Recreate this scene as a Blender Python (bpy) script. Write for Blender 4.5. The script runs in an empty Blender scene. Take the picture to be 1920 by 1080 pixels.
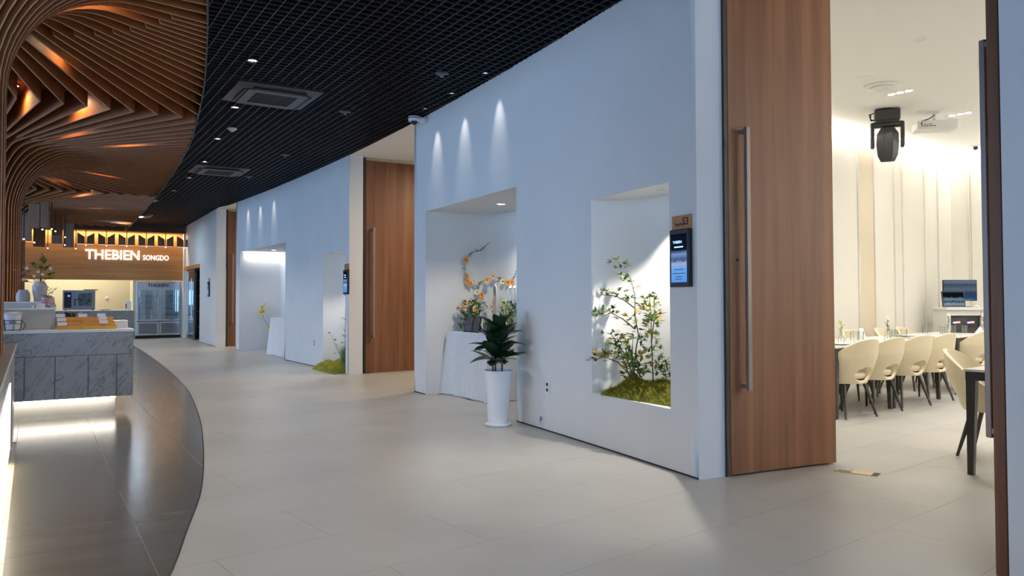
import bpy, bmesh, math, random
from mathutils import Vector, Matrix
random.seed(11)
C = bpy.context.scene.collection
SC = bpy.context.scene
PI = math.pi
# The hall is laid out with y running along the corridor and x pointing from the counters to the banquet rooms.
# ------------------------------------------------------------------ camera
cam_d = bpy.data.cameras.new('camera'); cam = bpy.data.objects.new('camera', cam_d); C.objects.link(cam)
cam_d.sensor_width = 36.0; cam_d.lens = 27.0; cam_d.clip_start = 0.05
cam_d.shift_y = -17.7 / 1920.0
_f = Vector((math.sin(math.radians(32)) * math.cos(math.radians(1.5)), math.cos(math.radians(32)) * math.cos(math.radians(1.5)), math.sin(math.radians(1.5))))
_r = _f.cross(Vector((0, 0, 1))).normalized(); _u = _r.cross(_f)
_a = math.radians(0.15)
_r2 = _r * math.cos(_a) - _u * math.sin(_a); _u2 = _r * math.sin(_a) + _u * math.cos(_a)
_m = Matrix((_r2, _u2, -_f)).transposed().to_4x4(); _m.translation = Vector((0, 0, 1.25))
cam.matrix_world = _m
SC.camera = cam
SC.view_settings.view_transform = 'Standard'; SC.view_settings.look = 'None'
SC.view_settings.gamma = 1.0; SC.view_settings.use_curve_mapping = False
SC.view_settings.exposure = EXPOSURE = 0.0
SC.cycles.max_bounces = 8; SC.cycles.diffuse_bounces = 5; SC.cycles.glossy_bounces = 4
SC.cycles.transparent_max_bounces = 12; SC.cycles.transmission_bounces = 6
SC.cycles.caustics_reflective = False; SC.cycles.caustics_refractive = False
SC.cycles.sample_clamp_indirect = 6.0
SC.cycles.use_denoising = True; SC.cycles.adaptive_threshold = 0.02
# ------------------------------------------------------------------ sky outside the windows
SKY = (0.37, 0.61, 1.0); SKY_STRENGTH = 7.5
w = bpy.data.worlds.new('overcast_sky'); SC.world = w; w.use_nodes = True
nt = w.node_tree; nt.nodes.clear()
_o = nt.nodes.new('ShaderNodeOutputWorld'); _b = nt.nodes.new('ShaderNodeBackground')
_b.inputs[0].default_value = (*SKY, 1); _b.inputs[1].default_value = SKY_STRENGTH
nt.links.new(_b.outputs[0], _o.inputs[0])

def S(r, g, b):
    f = lambda c: (c / 255 / 12.92) if c / 255 <= 0.04045 else ((c / 255 + 0.055) / 1.055) ** 2.4
    return (f(r), f(g), f(b))

def light(name, kind, loc, power, color, rot=(0, 0, 0), size=0.1, size_y=None, spot=None, blend=0.5, spread=None):
    d = bpy.data.lights.new(name, kind); o = bpy.data.objects.new(name, d); C.objects.link(o)
    o.location = loc; o.rotation_euler = rot; d.energy = power; d.color = color
    if kind == 'AREA':
        d.shape = 'RECTANGLE' if size_y else 'DISK'; d.size = size
        if size_y: d.size_y = size_y
        if spread: d.spread = spread
    else:
        d.shadow_soft_size = size
    if kind == 'SPOT':
        d.spot_size = spot; d.spot_blend = blend
    return o

def portal(loc, rot, sx, sy):
    o = light('window_daylight', 'AREA', loc, 1.0, (1, 1, 1), rot, sx, sy); o.data.cycles.is_portal = True
    return o
# daylight enters through the glazed long side and the glazed front end (both out of the picture)
portal((-7.95, 14.5, 1.9), (0, -PI / 2, 0), 3.2, 14.0)
portal((-2.0, -5.95, 1.9), (PI / 2, 0, 0), 11.0, 3.2)

WARM = (1.0, 0.80, 0.55); NEUT = (1.0, 0.95, 0.90); COOL = (0.9, 0.95, 1.0)
# ------------------------------------------------------------------ materials
MATS = {}
def nodes_of(name):
    m = bpy.data.materials.new(name); m.use_nodes = True
    n = m.node_tree; b = n.nodes['Principled BSDF']
    return m, n, b
def mat(name, col, rough=0.5, metal=0.0, noise=0.0, nscale=6.0, bump=0.0, bscale=60.0, emit=None, estr=0.0, spec=0.5, stretch=None, sheen=0.0, trans=0.0, coat=0.0, world=False):
    m, n, b = nodes_of(name)
    b.inputs['Roughness'].default_value = rough; b.inputs['Metallic'].default_value = metal
    b.inputs['Specular IOR Level'].default_value = spec
    if coat: b.inputs['Coat Weight'].default_value = coat
    if trans: b.inputs['Transmission Weight'].default_value = trans
    if sheen: b.inputs['Sheen Weight'].default_value = sheen
    tc = n.nodes.new('ShaderNodeTexCoord'); mp = n.nodes.new('ShaderNodeMapping')
    n.links.new(n.nodes.new('ShaderNodeNewGeometry').outputs['Position'] if world else tc.outputs['Object'], mp.inputs[0])
    if stretch: mp.inputs['Scale'].default_value = stretch
    if noise > 0:
        t = n.nodes.new('ShaderNodeTexNoise'); t.inputs['Scale'].default_value = nscale; t.inputs['Detail'].default_value = 5
        n.links.new(mp.outputs[0], t.inputs['Vector'])
        r = n.nodes.new('ShaderNodeValToRGB'); r.color_ramp.elements[0].position = 0.3; r.color_ramp.elements[1].position = 0.7
        r.color_ramp.elements[0].color = (*[c * (1 - noise) for c in col], 1)
        r.color_ramp.elements[1].color = (*[min(1, c * (1 + noise)) for c in col], 1)
        n.links.new(t.outputs[0], r.inputs[0]); n.links.new(r.outputs[0], b.inputs['Base Color'])
    else:
        b.inputs['Base Color'].default_value = (*col, 1)
    if bump > 0:
        t2 = n.nodes.new('ShaderNodeTexNoise'); t2.inputs['Scale'].default_value = bscale; t2.inputs['Detail'].default_value = 4
        n.links.new(mp.outputs[0], t2.inputs['Vector'])
        bp = n.nodes.new('ShaderNodeBump'); bp.inputs['Strength'].default_value = bump; bp.inputs['Distance'].default_value = 0.01
        n.links.new(t2.outputs[0], bp.inputs['Height']); n.links.new(bp.outputs[0], b.inputs['Normal'])
    if emit:
        b.inputs['Emission Color'].default_value = (*emit, 1); b.inputs['Emission Strength'].default_value = estr
    MATS[name] = m
    return m
def wood(name, c1, c2, scale=(14, 14, 0.5), rough=0.45, spec=0.4):
    m, n, b = nodes_of(name)
    b.inputs['Roughness'].default_value = rough; b.inputs['Specular IOR Level'].default_value = spec
    tc = n.nodes.new('ShaderNodeTexCoord'); mp = n.nodes.new('ShaderNodeMapping'); mp.inputs['Scale'].default_value = scale
    n.links.new(tc.outputs['Object'], mp.inputs[0])
    t = n.nodes.new('ShaderNodeTexNoise'); t.inputs['Scale'].default_value = 1.0; t.inputs['Detail'].default_value = 8; t.inputs['Roughness'].default_value = 0.62; t.inputs['Distortion'].default_value = 0.4
    n.links.new(mp.outputs[0], t.inputs['Vector'])
    r = n.nodes.new('ShaderNodeValToRGB'); r.color_ramp.elements[0].position = 0.32; r.color_ramp.elements[1].position = 0.68
    r.color_ramp.elements[0].color = (*c1, 1); r.color_ramp.elements[1].color = (*c2, 1)
    n.links.new(t.outputs[0], r.inputs[0]); n.links.new(r.outputs[0], b.inputs['Base Color'])
    MATS[name] = m
    return m
def marble(name, base, vein, rough=0.25):
    m, n, b = nodes_of(name)
    b.inputs['Roughness'].default_value = rough
    tc = n.nodes.new('ShaderNodeTexCoord'); mp = n.nodes.new('ShaderNodeMapping')
    mp.vector_type = 'TEXTURE'; mp.inputs['Rotation'].default_value = (0.0, -0.95, 0.0); mp.inputs['Scale'].default_value = (1.0, 0.8, 0.26)
    n.links.new(tc.outputs['Object'], mp.inputs[0])
    t = n.nodes.new('ShaderNodeTexNoise'); t.inputs['Scale'].default_value = 2.6; t.inputs['Detail'].default_value = 9; t.inputs['Distortion'].default_value = 0.9; t.inputs['Roughness'].default_value = 0.6
    n.links.new(mp.outputs[0], t.inputs['Vector'])
    r = n.nodes.new('ShaderNodeValToRGB'); e = r.color_ramp.elements
    e[0].position = 0.40; e[0].color = (*base, 1); e[1].position = 0.62; e[1].color = (*[c * 0.93 for c in base], 1)
    v1 = r.color_ramp.elements.new(0.505); v1.color = (*vein, 1)
    v2 = r.color_ramp.elements.new(0.485); v2.color = (*base, 1)
    v3 = r.color_ramp.elements.new(0.535); v3.color = (*base, 1)
    n.links.new(t.outputs[0], r.inputs[0]); n.links.new(r.outputs[0], b.inputs['Base Color'])
    MATS[name] = m
    return m
def glass(name, tint=(0.9, 0.95, 0.95), gloss=0.18, rough=0.02):
    m = bpy.data.materials.new(name); m.use_nodes = True; n = m.node_tree; n.nodes.clear()
    o = n.nodes.new('ShaderNodeOutputMaterial'); t = n.nodes.new('ShaderNodeBsdfTransparent'); g = n.nodes.new('ShaderNodeBsdfGlossy'); x = n.nodes.new('ShaderNodeMixShader')
    t.inputs[0].default_value = (*tint, 1); g.inputs[0].default_value = (1, 1, 1, 1); g.inputs['Roughness'].default_value = rough
    lw = n.nodes.new('ShaderNodeFresnel'); lw.inputs[0].default_value = 1.45 if gloss > 0.15 else 1.18
    ad = n.nodes.new('ShaderNodeMath'); ad.operation = 'ADD'; ad.inputs[1].default_value = gloss * 0.5; ad.use_clamp = True
    n.links.new(lw.outputs[0], ad.inputs[0]); n.links.new(ad.outputs[0], x.inputs[0])
    n.links.new(t.outputs[0], x.inputs[1]); n.links.new(g.outputs[0], x.inputs[2]); n.links.new(x.outputs[0], o.inputs[0])
    MATS[name] = m
    return m
def emis(name, col, strength):
    return mat(name, (0.8, 0.8, 0.8), 0.5, emit=col, estr=strength)
def screen_mat(name, stops, strength, axis=2, noise=0.0):
    # a lit display: vertical bands of the picture it shows
    m = bpy.data.materials.new(name); m.use_nodes = True; n = m.node_tree; n.nodes.clear()
    o = n.nodes.new('ShaderNodeOutputMaterial'); e = n.nodes.new('ShaderNodeEmission'); e.inputs[1].default_value = strength
    tc = n.nodes.new('ShaderNodeTexCoord'); sp = n.nodes.new('ShaderNodeSeparateXYZ'); r = n.nodes.new('ShaderNodeValToRGB')
    n.links.new(tc.outputs['Generated'], sp.inputs[0])
    nz = n.nodes.new('ShaderNodeTexNoise'); nz.inputs['Scale'].default_value = 9; nz.inputs['Detail'].default_value = 3
    n.links.new(tc.outputs['Generated'], nz.inputs['Vector'])
    ma = n.nodes.new('ShaderNodeMath'); ma.operation = 'MULTIPLY_ADD'; ma.inputs[1].default_value = noise
    n.links.new(nz.outputs[0], ma.inputs[0]); n.links.new(sp.outputs[axis], ma.inputs[2])
    n.links.new(ma.outputs[0], r.inputs[0]); n.links.new(r.outputs[0], e.inputs[0]); n.links.new(e.outputs[0], o.inputs[0])
    el = r.color_ramp.elements
    while len(el) < len(stops): el.new(0.5)
    for k, (p, c) in enumerate(stops): el[k].position = p; el[k].color = (*c, 1)
    MATS[name] = m
    return m

mat('plaster', (0.74, 0.735, 0.72), 0.85, noise=0.025, nscale=1.7, bump=0.12, bscale=30)
mat('plaster_warm', (0.80, 0.76, 0.68), 0.8, noise=0.02, nscale=2)
mat('room_panel', (0.79, 0.765, 0.70), 0.7, noise=0.02, nscale=2)
mat('room_panel_tan', (0.66, 0.57, 0.45), 0.7, noise=0.02, nscale=2)
mat('room_ceiling', (0.86, 0.85, 0.82), 0.9)
mat('grout', (0.36, 0.355, 0.34), 0.8)
mat('tile_light', (0.43, 0.42, 0.40), 0.34, noise=0.10, nscale=0.9, world=True, bump=0.03, bscale=20, spec=0.3)
mat('tile_dark', (0.115, 0.113, 0.108), 0.20, noise=0.14, nscale=2.2, stretch=(0.5, 3, 1), spec=0.5)
mat('black_paint', (0.012, 0.012, 0.013), 0.5)
mat('black_matte', (0.006, 0.006, 0.007), 0.9)
mat('blade', (0.012, 0.012, 0.0135), 0.4)
mat('dark_metal', (0.035, 0.033, 0.034), 0.4, metal=0.3)
mat('frame_brown', (0.035, 0.025, 0.02), 0.5)
mat('ac_grey', (0.028, 0.029, 0.033), 0.35)
mat('ac_grille', (0.018, 0.018, 0.02), 0.5)
mat('white_plastic', (0.78, 0.78, 0.77), 0.4)
mat('grey_plastic', (0.25, 0.25, 0.26), 0.45)
mat('steel', (0.55, 0.56, 0.57), 0.25, metal=1.0, noise=0.06, nscale=3, stretch=(20, 20, 0.6))
mat('steel_dark', (0.22, 0.225, 0.23), 0.32, metal=0.9)
mat('bronze', (0.30, 0.25, 0.23), 0.42, metal=0.5)
mat('brass', (0.55, 0.42, 0.24), 0.35, metal=0.9)
wood('walnut', S(104, 66, 44), S(140, 96, 68), (9, 9, 0.35))
wood('slat_wood', S(132, 74, 34), S(154, 92, 46), (4, 4, 4), 0.5)
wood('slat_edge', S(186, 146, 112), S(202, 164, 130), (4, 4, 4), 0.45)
wood('canopy_wood', S(120, 78, 46), S(150, 100, 62), (1.2, 6, 6), 0.5)
wood('sign_wood', S(184, 120, 62), S(212, 148, 88), (0.5, 6, 9), 0.45)
wood('beam_wood', S(66, 48, 34), S(82, 60, 44), (0.6, 6, 9), 0.5)
wood('board_wood', S(104, 70, 44), S(130, 90, 60), (6, 6, 0.8), 0.5)
wood('plaque_wood', S(168, 112, 56), S(196, 140, 80), (3, 2, 40), 0.5)
wood('tray_wood', S(214, 150, 44), S(236, 178, 70), (3, 30, 30), 0.45)
marble('marble', (0.31, 0.285, 0.26), (0.12, 0.11, 0.10))
mat('counter_top', (0.72, 0.72, 0.71), 0.25)
mat('counter_grey', (0.33, 0.32, 0.30), 0.35, noise=0.04)
mat('counter_dark', (0.20, 0.17, 0.14), 0.3)
mat('beige_panel', (0.58, 0.54, 0.47), 0.5, noise=0.03)
mat('cream_wall', (0.72, 0.68, 0.48), 0.7, noise=0.02)
mat('cloth', (0.78, 0.78, 0.78), 0.9, noise=0.03, nscale=20, sheen=0.3)
mat('pot_white', (0.82, 0.83, 0.84), 0.3)
mat('soil', (0.03, 0.022, 0.016), 0.95, bump=0.6, bscale=40)
mat('rubber_leaf', (0.022, 0.050, 0.022), 0.28, noise=0.2, nscale=10)
mat('leaf_green', (0.17, 0.25, 0.05), 0.5, noise=0.35, nscale=9)
mat('leaf_dark', (0.045, 0.10, 0.03), 0.5, noise=0.35, nscale=9)
mat('leaf_lime', (0.36, 0.44, 0.09), 0.5, noise=0.3, nscale=9)
mat('leaf_gold', (0.55, 0.38, 0.07), 0.5, noise=0.3, nscale=9)
mat('grass_pale', (0.26, 0.34, 0.16), 0.6, noise=0.3)
mat('moss', (0.20, 0.20, 0.025), 0.95, noise=0.5, nscale=14)
mat('stem', (0.13, 0.10, 0.06), 0.8)
mat('twig', (0.22, 0.13, 0.09), 0.8)
mat('stem_green', (0.14, 0.22, 0.07), 0.6)
mat('petal_orange', (0.85, 0.33, 0.06), 0.6, noise=0.15)
mat('petal_peach', (0.88, 0.52, 0.26), 0.6, noise=0.15)
mat('petal_yellow', (0.85, 0.58, 0.04), 0.6, noise=0.15)
mat('petal_cream', (0.85, 0.80, 0.48), 0.6)
mat('petal_white', (0.86, 0.85, 0.80), 0.6)
mat('petal_pink', (0.55, 0.36, 0.28), 0.6)
mat('flower_heart', (0.35, 0.16, 0.02), 0.8)
mat('chair_shell', (0.74, 0.65, 0.46), 0.42, noise=0.02)
mat('chair_seat', (0.70, 0.60, 0.43), 0.55)
mat('chair_leg', (0.022, 0.017, 0.014), 0.45)
mat('table_white', (0.80, 0.79, 0.77), 0.22)
mat('table_frame', (0.025, 0.021, 0.02), 0.45)
mat('ceramic_white', (0.83, 0.83, 0.82), 0.22)
mat('ceramic_grey', (0.52, 0.50, 0.51), 0.6, noise=0.05)
mat('ceramic_pink', (0.66, 0.38, 0.37), 0.5)
mat('paper', (0.88, 0.88, 0.88), 0.8)
mat('paper_yellow', (0.80, 0.42, 0.03), 0.7)
mat('ink', (0.02, 0.02, 0.022), 0.7)
mat('ink_grey', (0.25, 0.25, 0.27), 0.7)
mat('wire_black', (0.015, 0.015, 0.015), 0.4, metal=0.4)
mat('basket_dark', (0.06, 0.05, 0.045), 0.7, noise=0.3)
mat('red_knob', (0.5, 0.05, 0.03), 0.4)
mat('photo_dark', (0.07, 0.07, 0.075), 0.3, noise=0.8, nscale=16)
mat('photo_pink', (0.74, 0.42, 0.34), 0.45, noise=0.3, nscale=7)
mat('coral_white', (0.80, 0.78, 0.74), 0.7)
glass('clear_glass', (0.96, 0.98, 0.98), 0.10)
glass('pane_glass', (0.72, 0.82, 0.86), 0.30)
glass('cool_glass', (0.62, 0.74, 0.80), 0.42)
emis('lamp_glow', (1.0, 0.93, 0.82), 18.0)
emis('lamp_soft', (1.0, 0.93, 0.82), 5.0)
emis('lamp_dim', (1.0, 0.95, 0.9), 1.6)
emis('led_white', (1.0, 0.94, 0.84), 9.0)
emis('led_cool', (0.93, 0.96, 1.0), 8.0)
emis('sign_glow', (0.80, 0.90, 1.0), 1.7)
emis('sign_halo', (0.80, 0.90, 1.0), 1.1)
emis('led_cove', (1.0, 0.95, 0.85), 10.0)
emis('led_amber', (1.0, 0.72, 0.30), 6.0)
emis('panel_glow', (0.95, 0.93, 1.0), 1.3)
emis('text_blue', (0.35, 0.62, 1.0), 1.6)
emis('screen_red', (1.0, 0.05, 0.05), 1.5)
emis('screen_blue', (0.10, 0.10, 1.0), 1.8)

# ------------------------------------------------------------------ mesh helpers
class MB:
    def __init__(s): s.v = []; s.f = []
    def add(s, vs, fs):
        k = len(s.v); s.v += [tuple(p) for p in vs]; s.f += [tuple(i + k for i in q) for q in fs]; return s
    def box(s, x0, x1, y0, y1, z0, z1):
        return s.add([(x0, y0, z0), (x1, y0, z0), (x1, y1, z0), (x0, y1, z0), (x0, y0, z1), (x1, y0, z1), (x1, y1, z1), (x0, y1, z1)],
                     [(0, 3, 2, 1), (4, 5, 6, 7), (0, 1, 5, 4), (1, 2, 6, 5), (2, 3, 7, 6), (3, 0, 4, 7)])
    def quad(s, a, b, c, d): return s.add([a, b, c, d], [(0, 1, 2, 3)])
    def poly(s, pts): return s.add(pts, [tuple(range(len(pts)))])
    def prism(s, pts, z0, z1):
        n = len(pts)
        vs = [(p[0], p[1], z0) for p in pts] + [(p[0], p[1], z1) for p in pts]
        return s.add(vs, [tuple(reversed(range(n))), tuple(range(n, 2 * n))] + [(i, (i + 1) % n, n + (i + 1) % n, n + i) for i in range(n)])
    def prism_y(s, pts, y0, y1):       # outline in (x, z), thickness along y
        n = len(pts)
        vs = [(p[0], y0, p[1]) for p in pts] + [(p[0], y1, p[1]) for p in pts]
        return s.add(vs, [tuple(range(n)), tuple(reversed(range(n, 2 * n)))] + [((i + 1) % n, i, n + i, n + (i + 1) % n) for i in range(n)])
    def prism_x(s, pts, x0, x1):       # outline in (y, z), thickness along x
        n = len(pts)
        vs = [(x0, p[0], p[1]) for p in pts] + [(x1, p[0], p[1]) for p in pts]
        return s.add(vs, [tuple(reversed(range(n))), tuple(range(n, 2 * n))] + [(i, (i + 1) % n, n + (i + 1) % n, n + i) for i in range(n)])
    def tube(s, path, rad, n=8, caps=True):
        P = [Vector(p) for p in path]
        if not isinstance(rad, (list, tuple)): rad = [rad] * len(P)
        vs = []; up = None
        for i, p in enumerate(P):
            t = (P[min(i + 1, len(P) - 1)] - P[max(i - 1, 0)])
            if t.length < 1e-9: t = Vector((0, 0, 1))
            t.normalize()
            if up is None:
                up = Vector((0, 0, 1)) if abs(t.z) < 0.9 else Vector((1, 0, 0))
            a = t.cross(up)
            if a.length < 1e-6: a = t.cross(Vector((0.3, 1, 0.2)))
            a.normalize(); b = a.cross(t).normalized(); up = b
            for k in range(n):
                q = 2 * PI * k / n
                vs.append(p + (a * math.cos(q) + b * math.sin(q)) * rad[i])
        fs = [(i * n + k, i * n + (k + 1) % n, (i + 1) * n + (k + 1) % n, (i + 1) * n + k) for i in range(len(P) - 1) for k in range(n)]
        if caps: fs += [tuple(reversed(range(n))), tuple(range((len(P) - 1) * n, len(P) * n))]
        return s.add(vs, fs)
    def lathe(s, prof, n=24, c=(0, 0, 0), caps=True):
        vs = []; fs = []
        for r, z in prof:
            for k in range(n):
                q = 2 * PI * k / n; vs.append((c[0] + r * math.cos(q), c[1] + r * math.sin(q), c[2] + z))
        for i in range(len(prof) - 1):
            for k in range(n): fs.append((i * n + k, i * n + (k + 1) % n, (i + 1) * n + (k + 1) % n, (i + 1) * n + k))
        if caps:
            fs.append(tuple(reversed(range(n)))); fs.append(tuple(range((len(prof) - 1) * n, len(prof) * n)))
        return s.add(vs, fs)
    def sphere(s, c, r, n=10, m=7, sq=(1, 1, 1)):
        vs = [(c[0], c[1], c[2] - r * sq[2])]; fs = []
        for i in range(1, m):
            t = -PI / 2 + PI * i / m
            for k in range(n):
                q = 2 * PI * k / n; vs.append((c[0] + r * sq[0] * math.cos(t) * math.cos(q), c[1] + r * sq[1] * math.cos(t) * math.sin(q), c[2] + r * sq[2] * math.sin(t)))
        vs.append((c[0], c[1], c[2] + r * sq[2])); top = len(vs) - 1
        for k in range(n): fs.append((0, 1 + (k + 1) % n, 1 + k)); fs.append((top, 1 + (m - 2) * n + k, 1 + (m - 2) * n + (k + 1) % n))
        for i in range(m - 2):
            for k in range(n): fs.append((1 + i * n + k, 1 + i * n + (k + 1) % n, 1 + (i + 1) * n + (k + 1) % n, 1 + (i + 1) * n + k))
        return s.add(vs, fs)
    def xform(s, M, start=0):
        for i in range(start, len(s.v)): s.v[i] = tuple(M @ Vector(s.v[i]))
        return s
    def mesh(s, name, material=None, angle=32, weld=True):
        me = bpy.data.meshes.new(name); me.from_pydata(s.v, [], s.f); me.update()
        if weld:
            bm = bmesh.new(); bm.from_mesh(me); bmesh.ops.remove_doubles(bm, verts=bm.verts, dist=1e-5)
            bm.to_mesh(me); bm.free()
        me.shade_smooth(); me.set_sharp_from_angle(angle=math.radians(angle))
        if material: me.materials.append(MATS[material])
        return me
    def build(s, name, material, parent=None, bev=0, angle=32, weld=True, loc=(0, 0, 0), rot=(0, 0, 0)):
        return obj(name, s.mesh(name, material, angle, weld), parent, bev, loc, rot)
def obj(name, me, parent=None, bev=0, loc=(0, 0, 0), rot=(0, 0, 0)):
    o = bpy.data.objects.new(name, me); C.objects.link(o)
    o.location = loc; o.rotation_euler = rot
    if parent: o.parent = parent
    if bev:
        md = o.modifiers.new('bevel', 'BEVEL'); md.width = bev; md.segments = 2; md.limit_method = 'ANGLE'; md.angle_limit = math.radians(40)
    return o
def tag(o, label, cat, group=None):
    o['label'] = label; o['category'] = cat
    if group: o['group'] = group
    return o
def thing(name, label, cat, loc=(0, 0, 0), rz=0, group=None):
    o = bpy.data.objects.new(name, None); C.objects.link(o); o.empty_display_size = 0.1
    o.location = loc; o.rotation_euler = (0, 0, rz)
    return tag(o, label, cat, group)
def struct(o): o['kind'] = 'structure'; return o
def dup(root, loc=None, rz=None, label=None, group=None):
    def cp(o, par):
        c = o.copy(); C.objects.link(c); c.parent = par
        for ch in o.children: cp(ch, c)
        return c
    kids = list(root.children); r = root.copy(); C.objects.link(r)
    for ch in kids: cp(ch, r)
    if loc is not None: r.location = loc
    if rz is not None: r.rotation_euler = (0, 0, rz)
    if label: r['label'] = label
    if group: r['group'] = group
    return r
def text(name, body, size, material, parent=None, loc=(0, 0, 0), rot=(PI / 2, 0, 0), bold=0.0, ext=0.001, align='LEFT'):
    cu = bpy.data.curves.new(name, 'FONT'); cu.body = body; cu.size = size; cu.extrude = ext; cu.offset = bold; cu.align_x = align
    cu.resolution_u = 3
    o = bpy.data.objects.new(name, cu); C.objects.link(o)
    dg = bpy.context.evaluated_depsgraph_get(); me = bpy.data.meshes.new_from_object(o.evaluated_get(dg))
    bpy.data.objects.remove(o); bpy.data.curves.remove(cu)
    me.materials.clear(); me.materials.append(MATS[material])
    return obj(name, me, parent, 0, loc, rot)
# ------------------------------------------------------------------ the curved lines of the plan
ZC = 3.65
def W(y):                      # corridor face of the banquet-room wall
    if y < 13: return 4.47 - 0.0067 * (y - 13) ** 2
    if y < 20.6: return 4.47 - 0.0042 * (y - 13) ** 2
    return 4.12 + (y - 21.35) * 0.026
_BP = [(-6, -2.2), (1.0, -0.55), (2.6, 0.12), (3.8, 0.54), (4.44, 0.71), (5.37, 0.95), (6.89, 1.235), (8.8, 1.53), (11.85, 1.87), (17.4, 2.18), (24.0, 2.38), (27.2, 2.44)]
def B(y):                      # edge of the dark floor and of the slatted canopy
    n = len(_BP)
    for i in range(n - 1):
        if y <= _BP[i + 1][0] or i == n - 2:
            def sl(k):
                a = _BP[max(k - 1, 0)]; b = _BP[min(k + 1, n - 1)]; return (b[1] - a[1]) / (b[0] - a[0])
            (x0, y0), (x1, y1) = _BP[i], _BP[i + 1]; h = x1 - x0; t = (y - x0) / h; m0, m1 = sl(i) * h, sl(i + 1) * h
            return (2 * t**3 - 3 * t**2 + 1) * y0 + (t**3 - 2 * t**2 + t) * m0 + (-2 * t**3 + 3 * t**2) * y1 + (t**3 - t**2) * m1
# ------------------------------------------------------------------ floor
m = MB(); m.box(-8, 16, -6, 31, -0.12, -0.004); floor = struct(m.build('floor', 'grout'))
RA = math.radians(7.0); ca, sa = math.cos(RA), math.sin(RA)
ORG = (4.55, 2.56)             # a tile corner in the doorway of the first banquet room
def rc(p, q): return (ORG[0] + ca * p - sa * q, ORG[1] + sa * p + ca * q)
TW, TH, G = 1.2, 0.6, 0.0009
m = MB(); m.box(G, TW - G, G, TH - G, -0.012, 0.0); TILE_L = m.mesh('tile', 'tile_light')
def in_view(x, y):
    fx, fy = math.sin(math.radians(32)), math.cos(math.radians(32)); d = x * fx + y * fy; l = x * fy - y * fx
    return d > 2.6 and abs(l) < d * 0.70 + 0.9
n_t = 0
for i in range(-14, 60):
    for j in range(-9, 9):
        off = (i % 2) * 0.6
        cx, cy = rc(j * TW + off + TW / 2, i * TH + TH / 2)
        if not in_view(cx, cy) or cy > 27.3: continue
        room = cx > W(min(max(cy, -5), 27))
        if room and ((cy > 7.2 and cx > W(min(cy, 27)) + 1.5) or cx > 13.5): continue
        if cx < B(cy) - 0.85: continue
        ox, oy = rc(j * TW + off, i * TH)
        o = obj('tile', TILE_L, floor, 0, (ox, oy, 0), (0, 0, RA)); n_t += 1
def clip_half(poly, px, py, nx, ny):       # keep the side where (p - p0).n <= 0
    out = []
    for i in range(len(poly)):
        a, b = poly[i], poly[(i + 1) % len(poly)]
        da = (a[0] - px) * nx + (a[1] - py) * ny; db = (b[0] - px) * nx + (b[1] - py) * ny
        if da <= 0: out.append(a)
        if (da < 0 < db) or (db < 0 < da):
            t = da / (da - db); out.append((a[0] + (b[0] - a[0]) * t, a[1] + (b[1] - a[1]) * t))
    return out
GD = 0.0015
m = MB(); m.box(GD, 0.6 - GD, GD, 0.6 - GD, -0.010, 0.002); TILE_D = m.mesh('tile', 'tile_dark')
for i in range(2, 46):
    for j in range(-4, 6):
        x0, y0 = -0.1 + 0.6 * j, 0.26 + 0.6 * i
        if not in_view(x0 + 0.3, y0 + 0.3) or y0 > 27.2: continue
        if x0 < -0.2 and y0 < 7.7: continue
        if x0 > B(y0 + 0.6): continue
        if x0 + 0.6 < B(y0) and x0 + 0.6 < B(y0 + 0.3):
            obj('tile', TILE_D, floor, 0, (x0, y0, 0)); continue
        pg = [(x0 + GD, y0 + GD), (x0 + 0.6 - GD, y0 + GD), (x0 + 0.6 - GD, y0 + 0.6 - GD), (x0 + GD, y0 + 0.6 - GD)]
        for k in range(9):
            yy = y0 + 0.6 * k / 8; d = (B(yy + 0.05) - B(yy - 0.05)) / 0.1
            if pg: pg = clip_half(pg, B(yy), yy, 1.0, -d)
        if len(pg) > 2:
            m = MB(); m.prism([(p[0] - x0, p[1] - y0) for p in pg], -0.010, 0.002); m.build('tile', 'tile_dark', floor, loc=(x0, y0, 0))
# thin strip between the two floors
m = MB(); N = 90
for k in range(N):
    ya, yb = 2.2 + 25.0 * k / N, 2.2 + 25.0 * (k + 1) / N
    m.add([(B(ya) - 0.002, ya, 0.003), (B(ya) + 0.007, ya, 0.003), (B(yb) + 0.007, yb, 0.003), (B(yb) - 0.002, yb, 0.003),
           (B(ya) + 0.007, ya, -0.004), (B(yb) + 0.007, yb, -0.004)], [(0, 1, 2, 3), (1, 4, 5, 2)])
struct(m.build('trim_1', 'dark_metal'))
# ------------------------------------------------------------------ building shell
m = MB(); m.box(-8, 16, -6, 31, 4.30, 4.42); struct(m.build('ceiling_slab', 'black_matte'))
m = MB(); m.box(16, 16.15, -6, 31, 0, 4.3); struct(m.build('wall_outer', 'plaster_warm'))
m = MB(); m.box(-8, 16, 31, 31.15, 0, 4.3); struct(m.build('wall_far', 'plaster_warm'))
# glazed long side: sill, head and piers with glass between them
m = MB(); m.box(-8.15, -8, -6, 31, 0, 0.3); m.box(-8.15, -8, -6, 31, 3.5, 4.3); m.box(-8.15, -8, 21.5, 31, 0.3, 3.5); m.box(-8.15, -8, -6, 7.5, 0.3, 3.5)
struct(m.build('wall_left', 'plaster'))
wl = struct(MB().box(-8.1, -8.04, 7.5, 21.5, 0.3, 0.36).build('window_1', 'dark_metal'))
for k in range(8): MB().box(-0.03, 0.03, -0.03, 0.03, 0, 3.2).build('mullion', 'dark_metal', wl, loc=(-8.07, 7.5 + 2.0 * k, 0.3))
m = MB(); m.box(-8, -7.5, -6.15, -6, 0, 4.3); m.box(3.5, 16, -6.15, -6, 0, 4.3); m.box(-7.5, 3.5, -6.15, -6, 3.5, 4.3); m.box(-7.5, 3.5, -6.15, -6, 0, 0.3)
struct(m.build('wall_front', 'plaster'))
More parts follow.
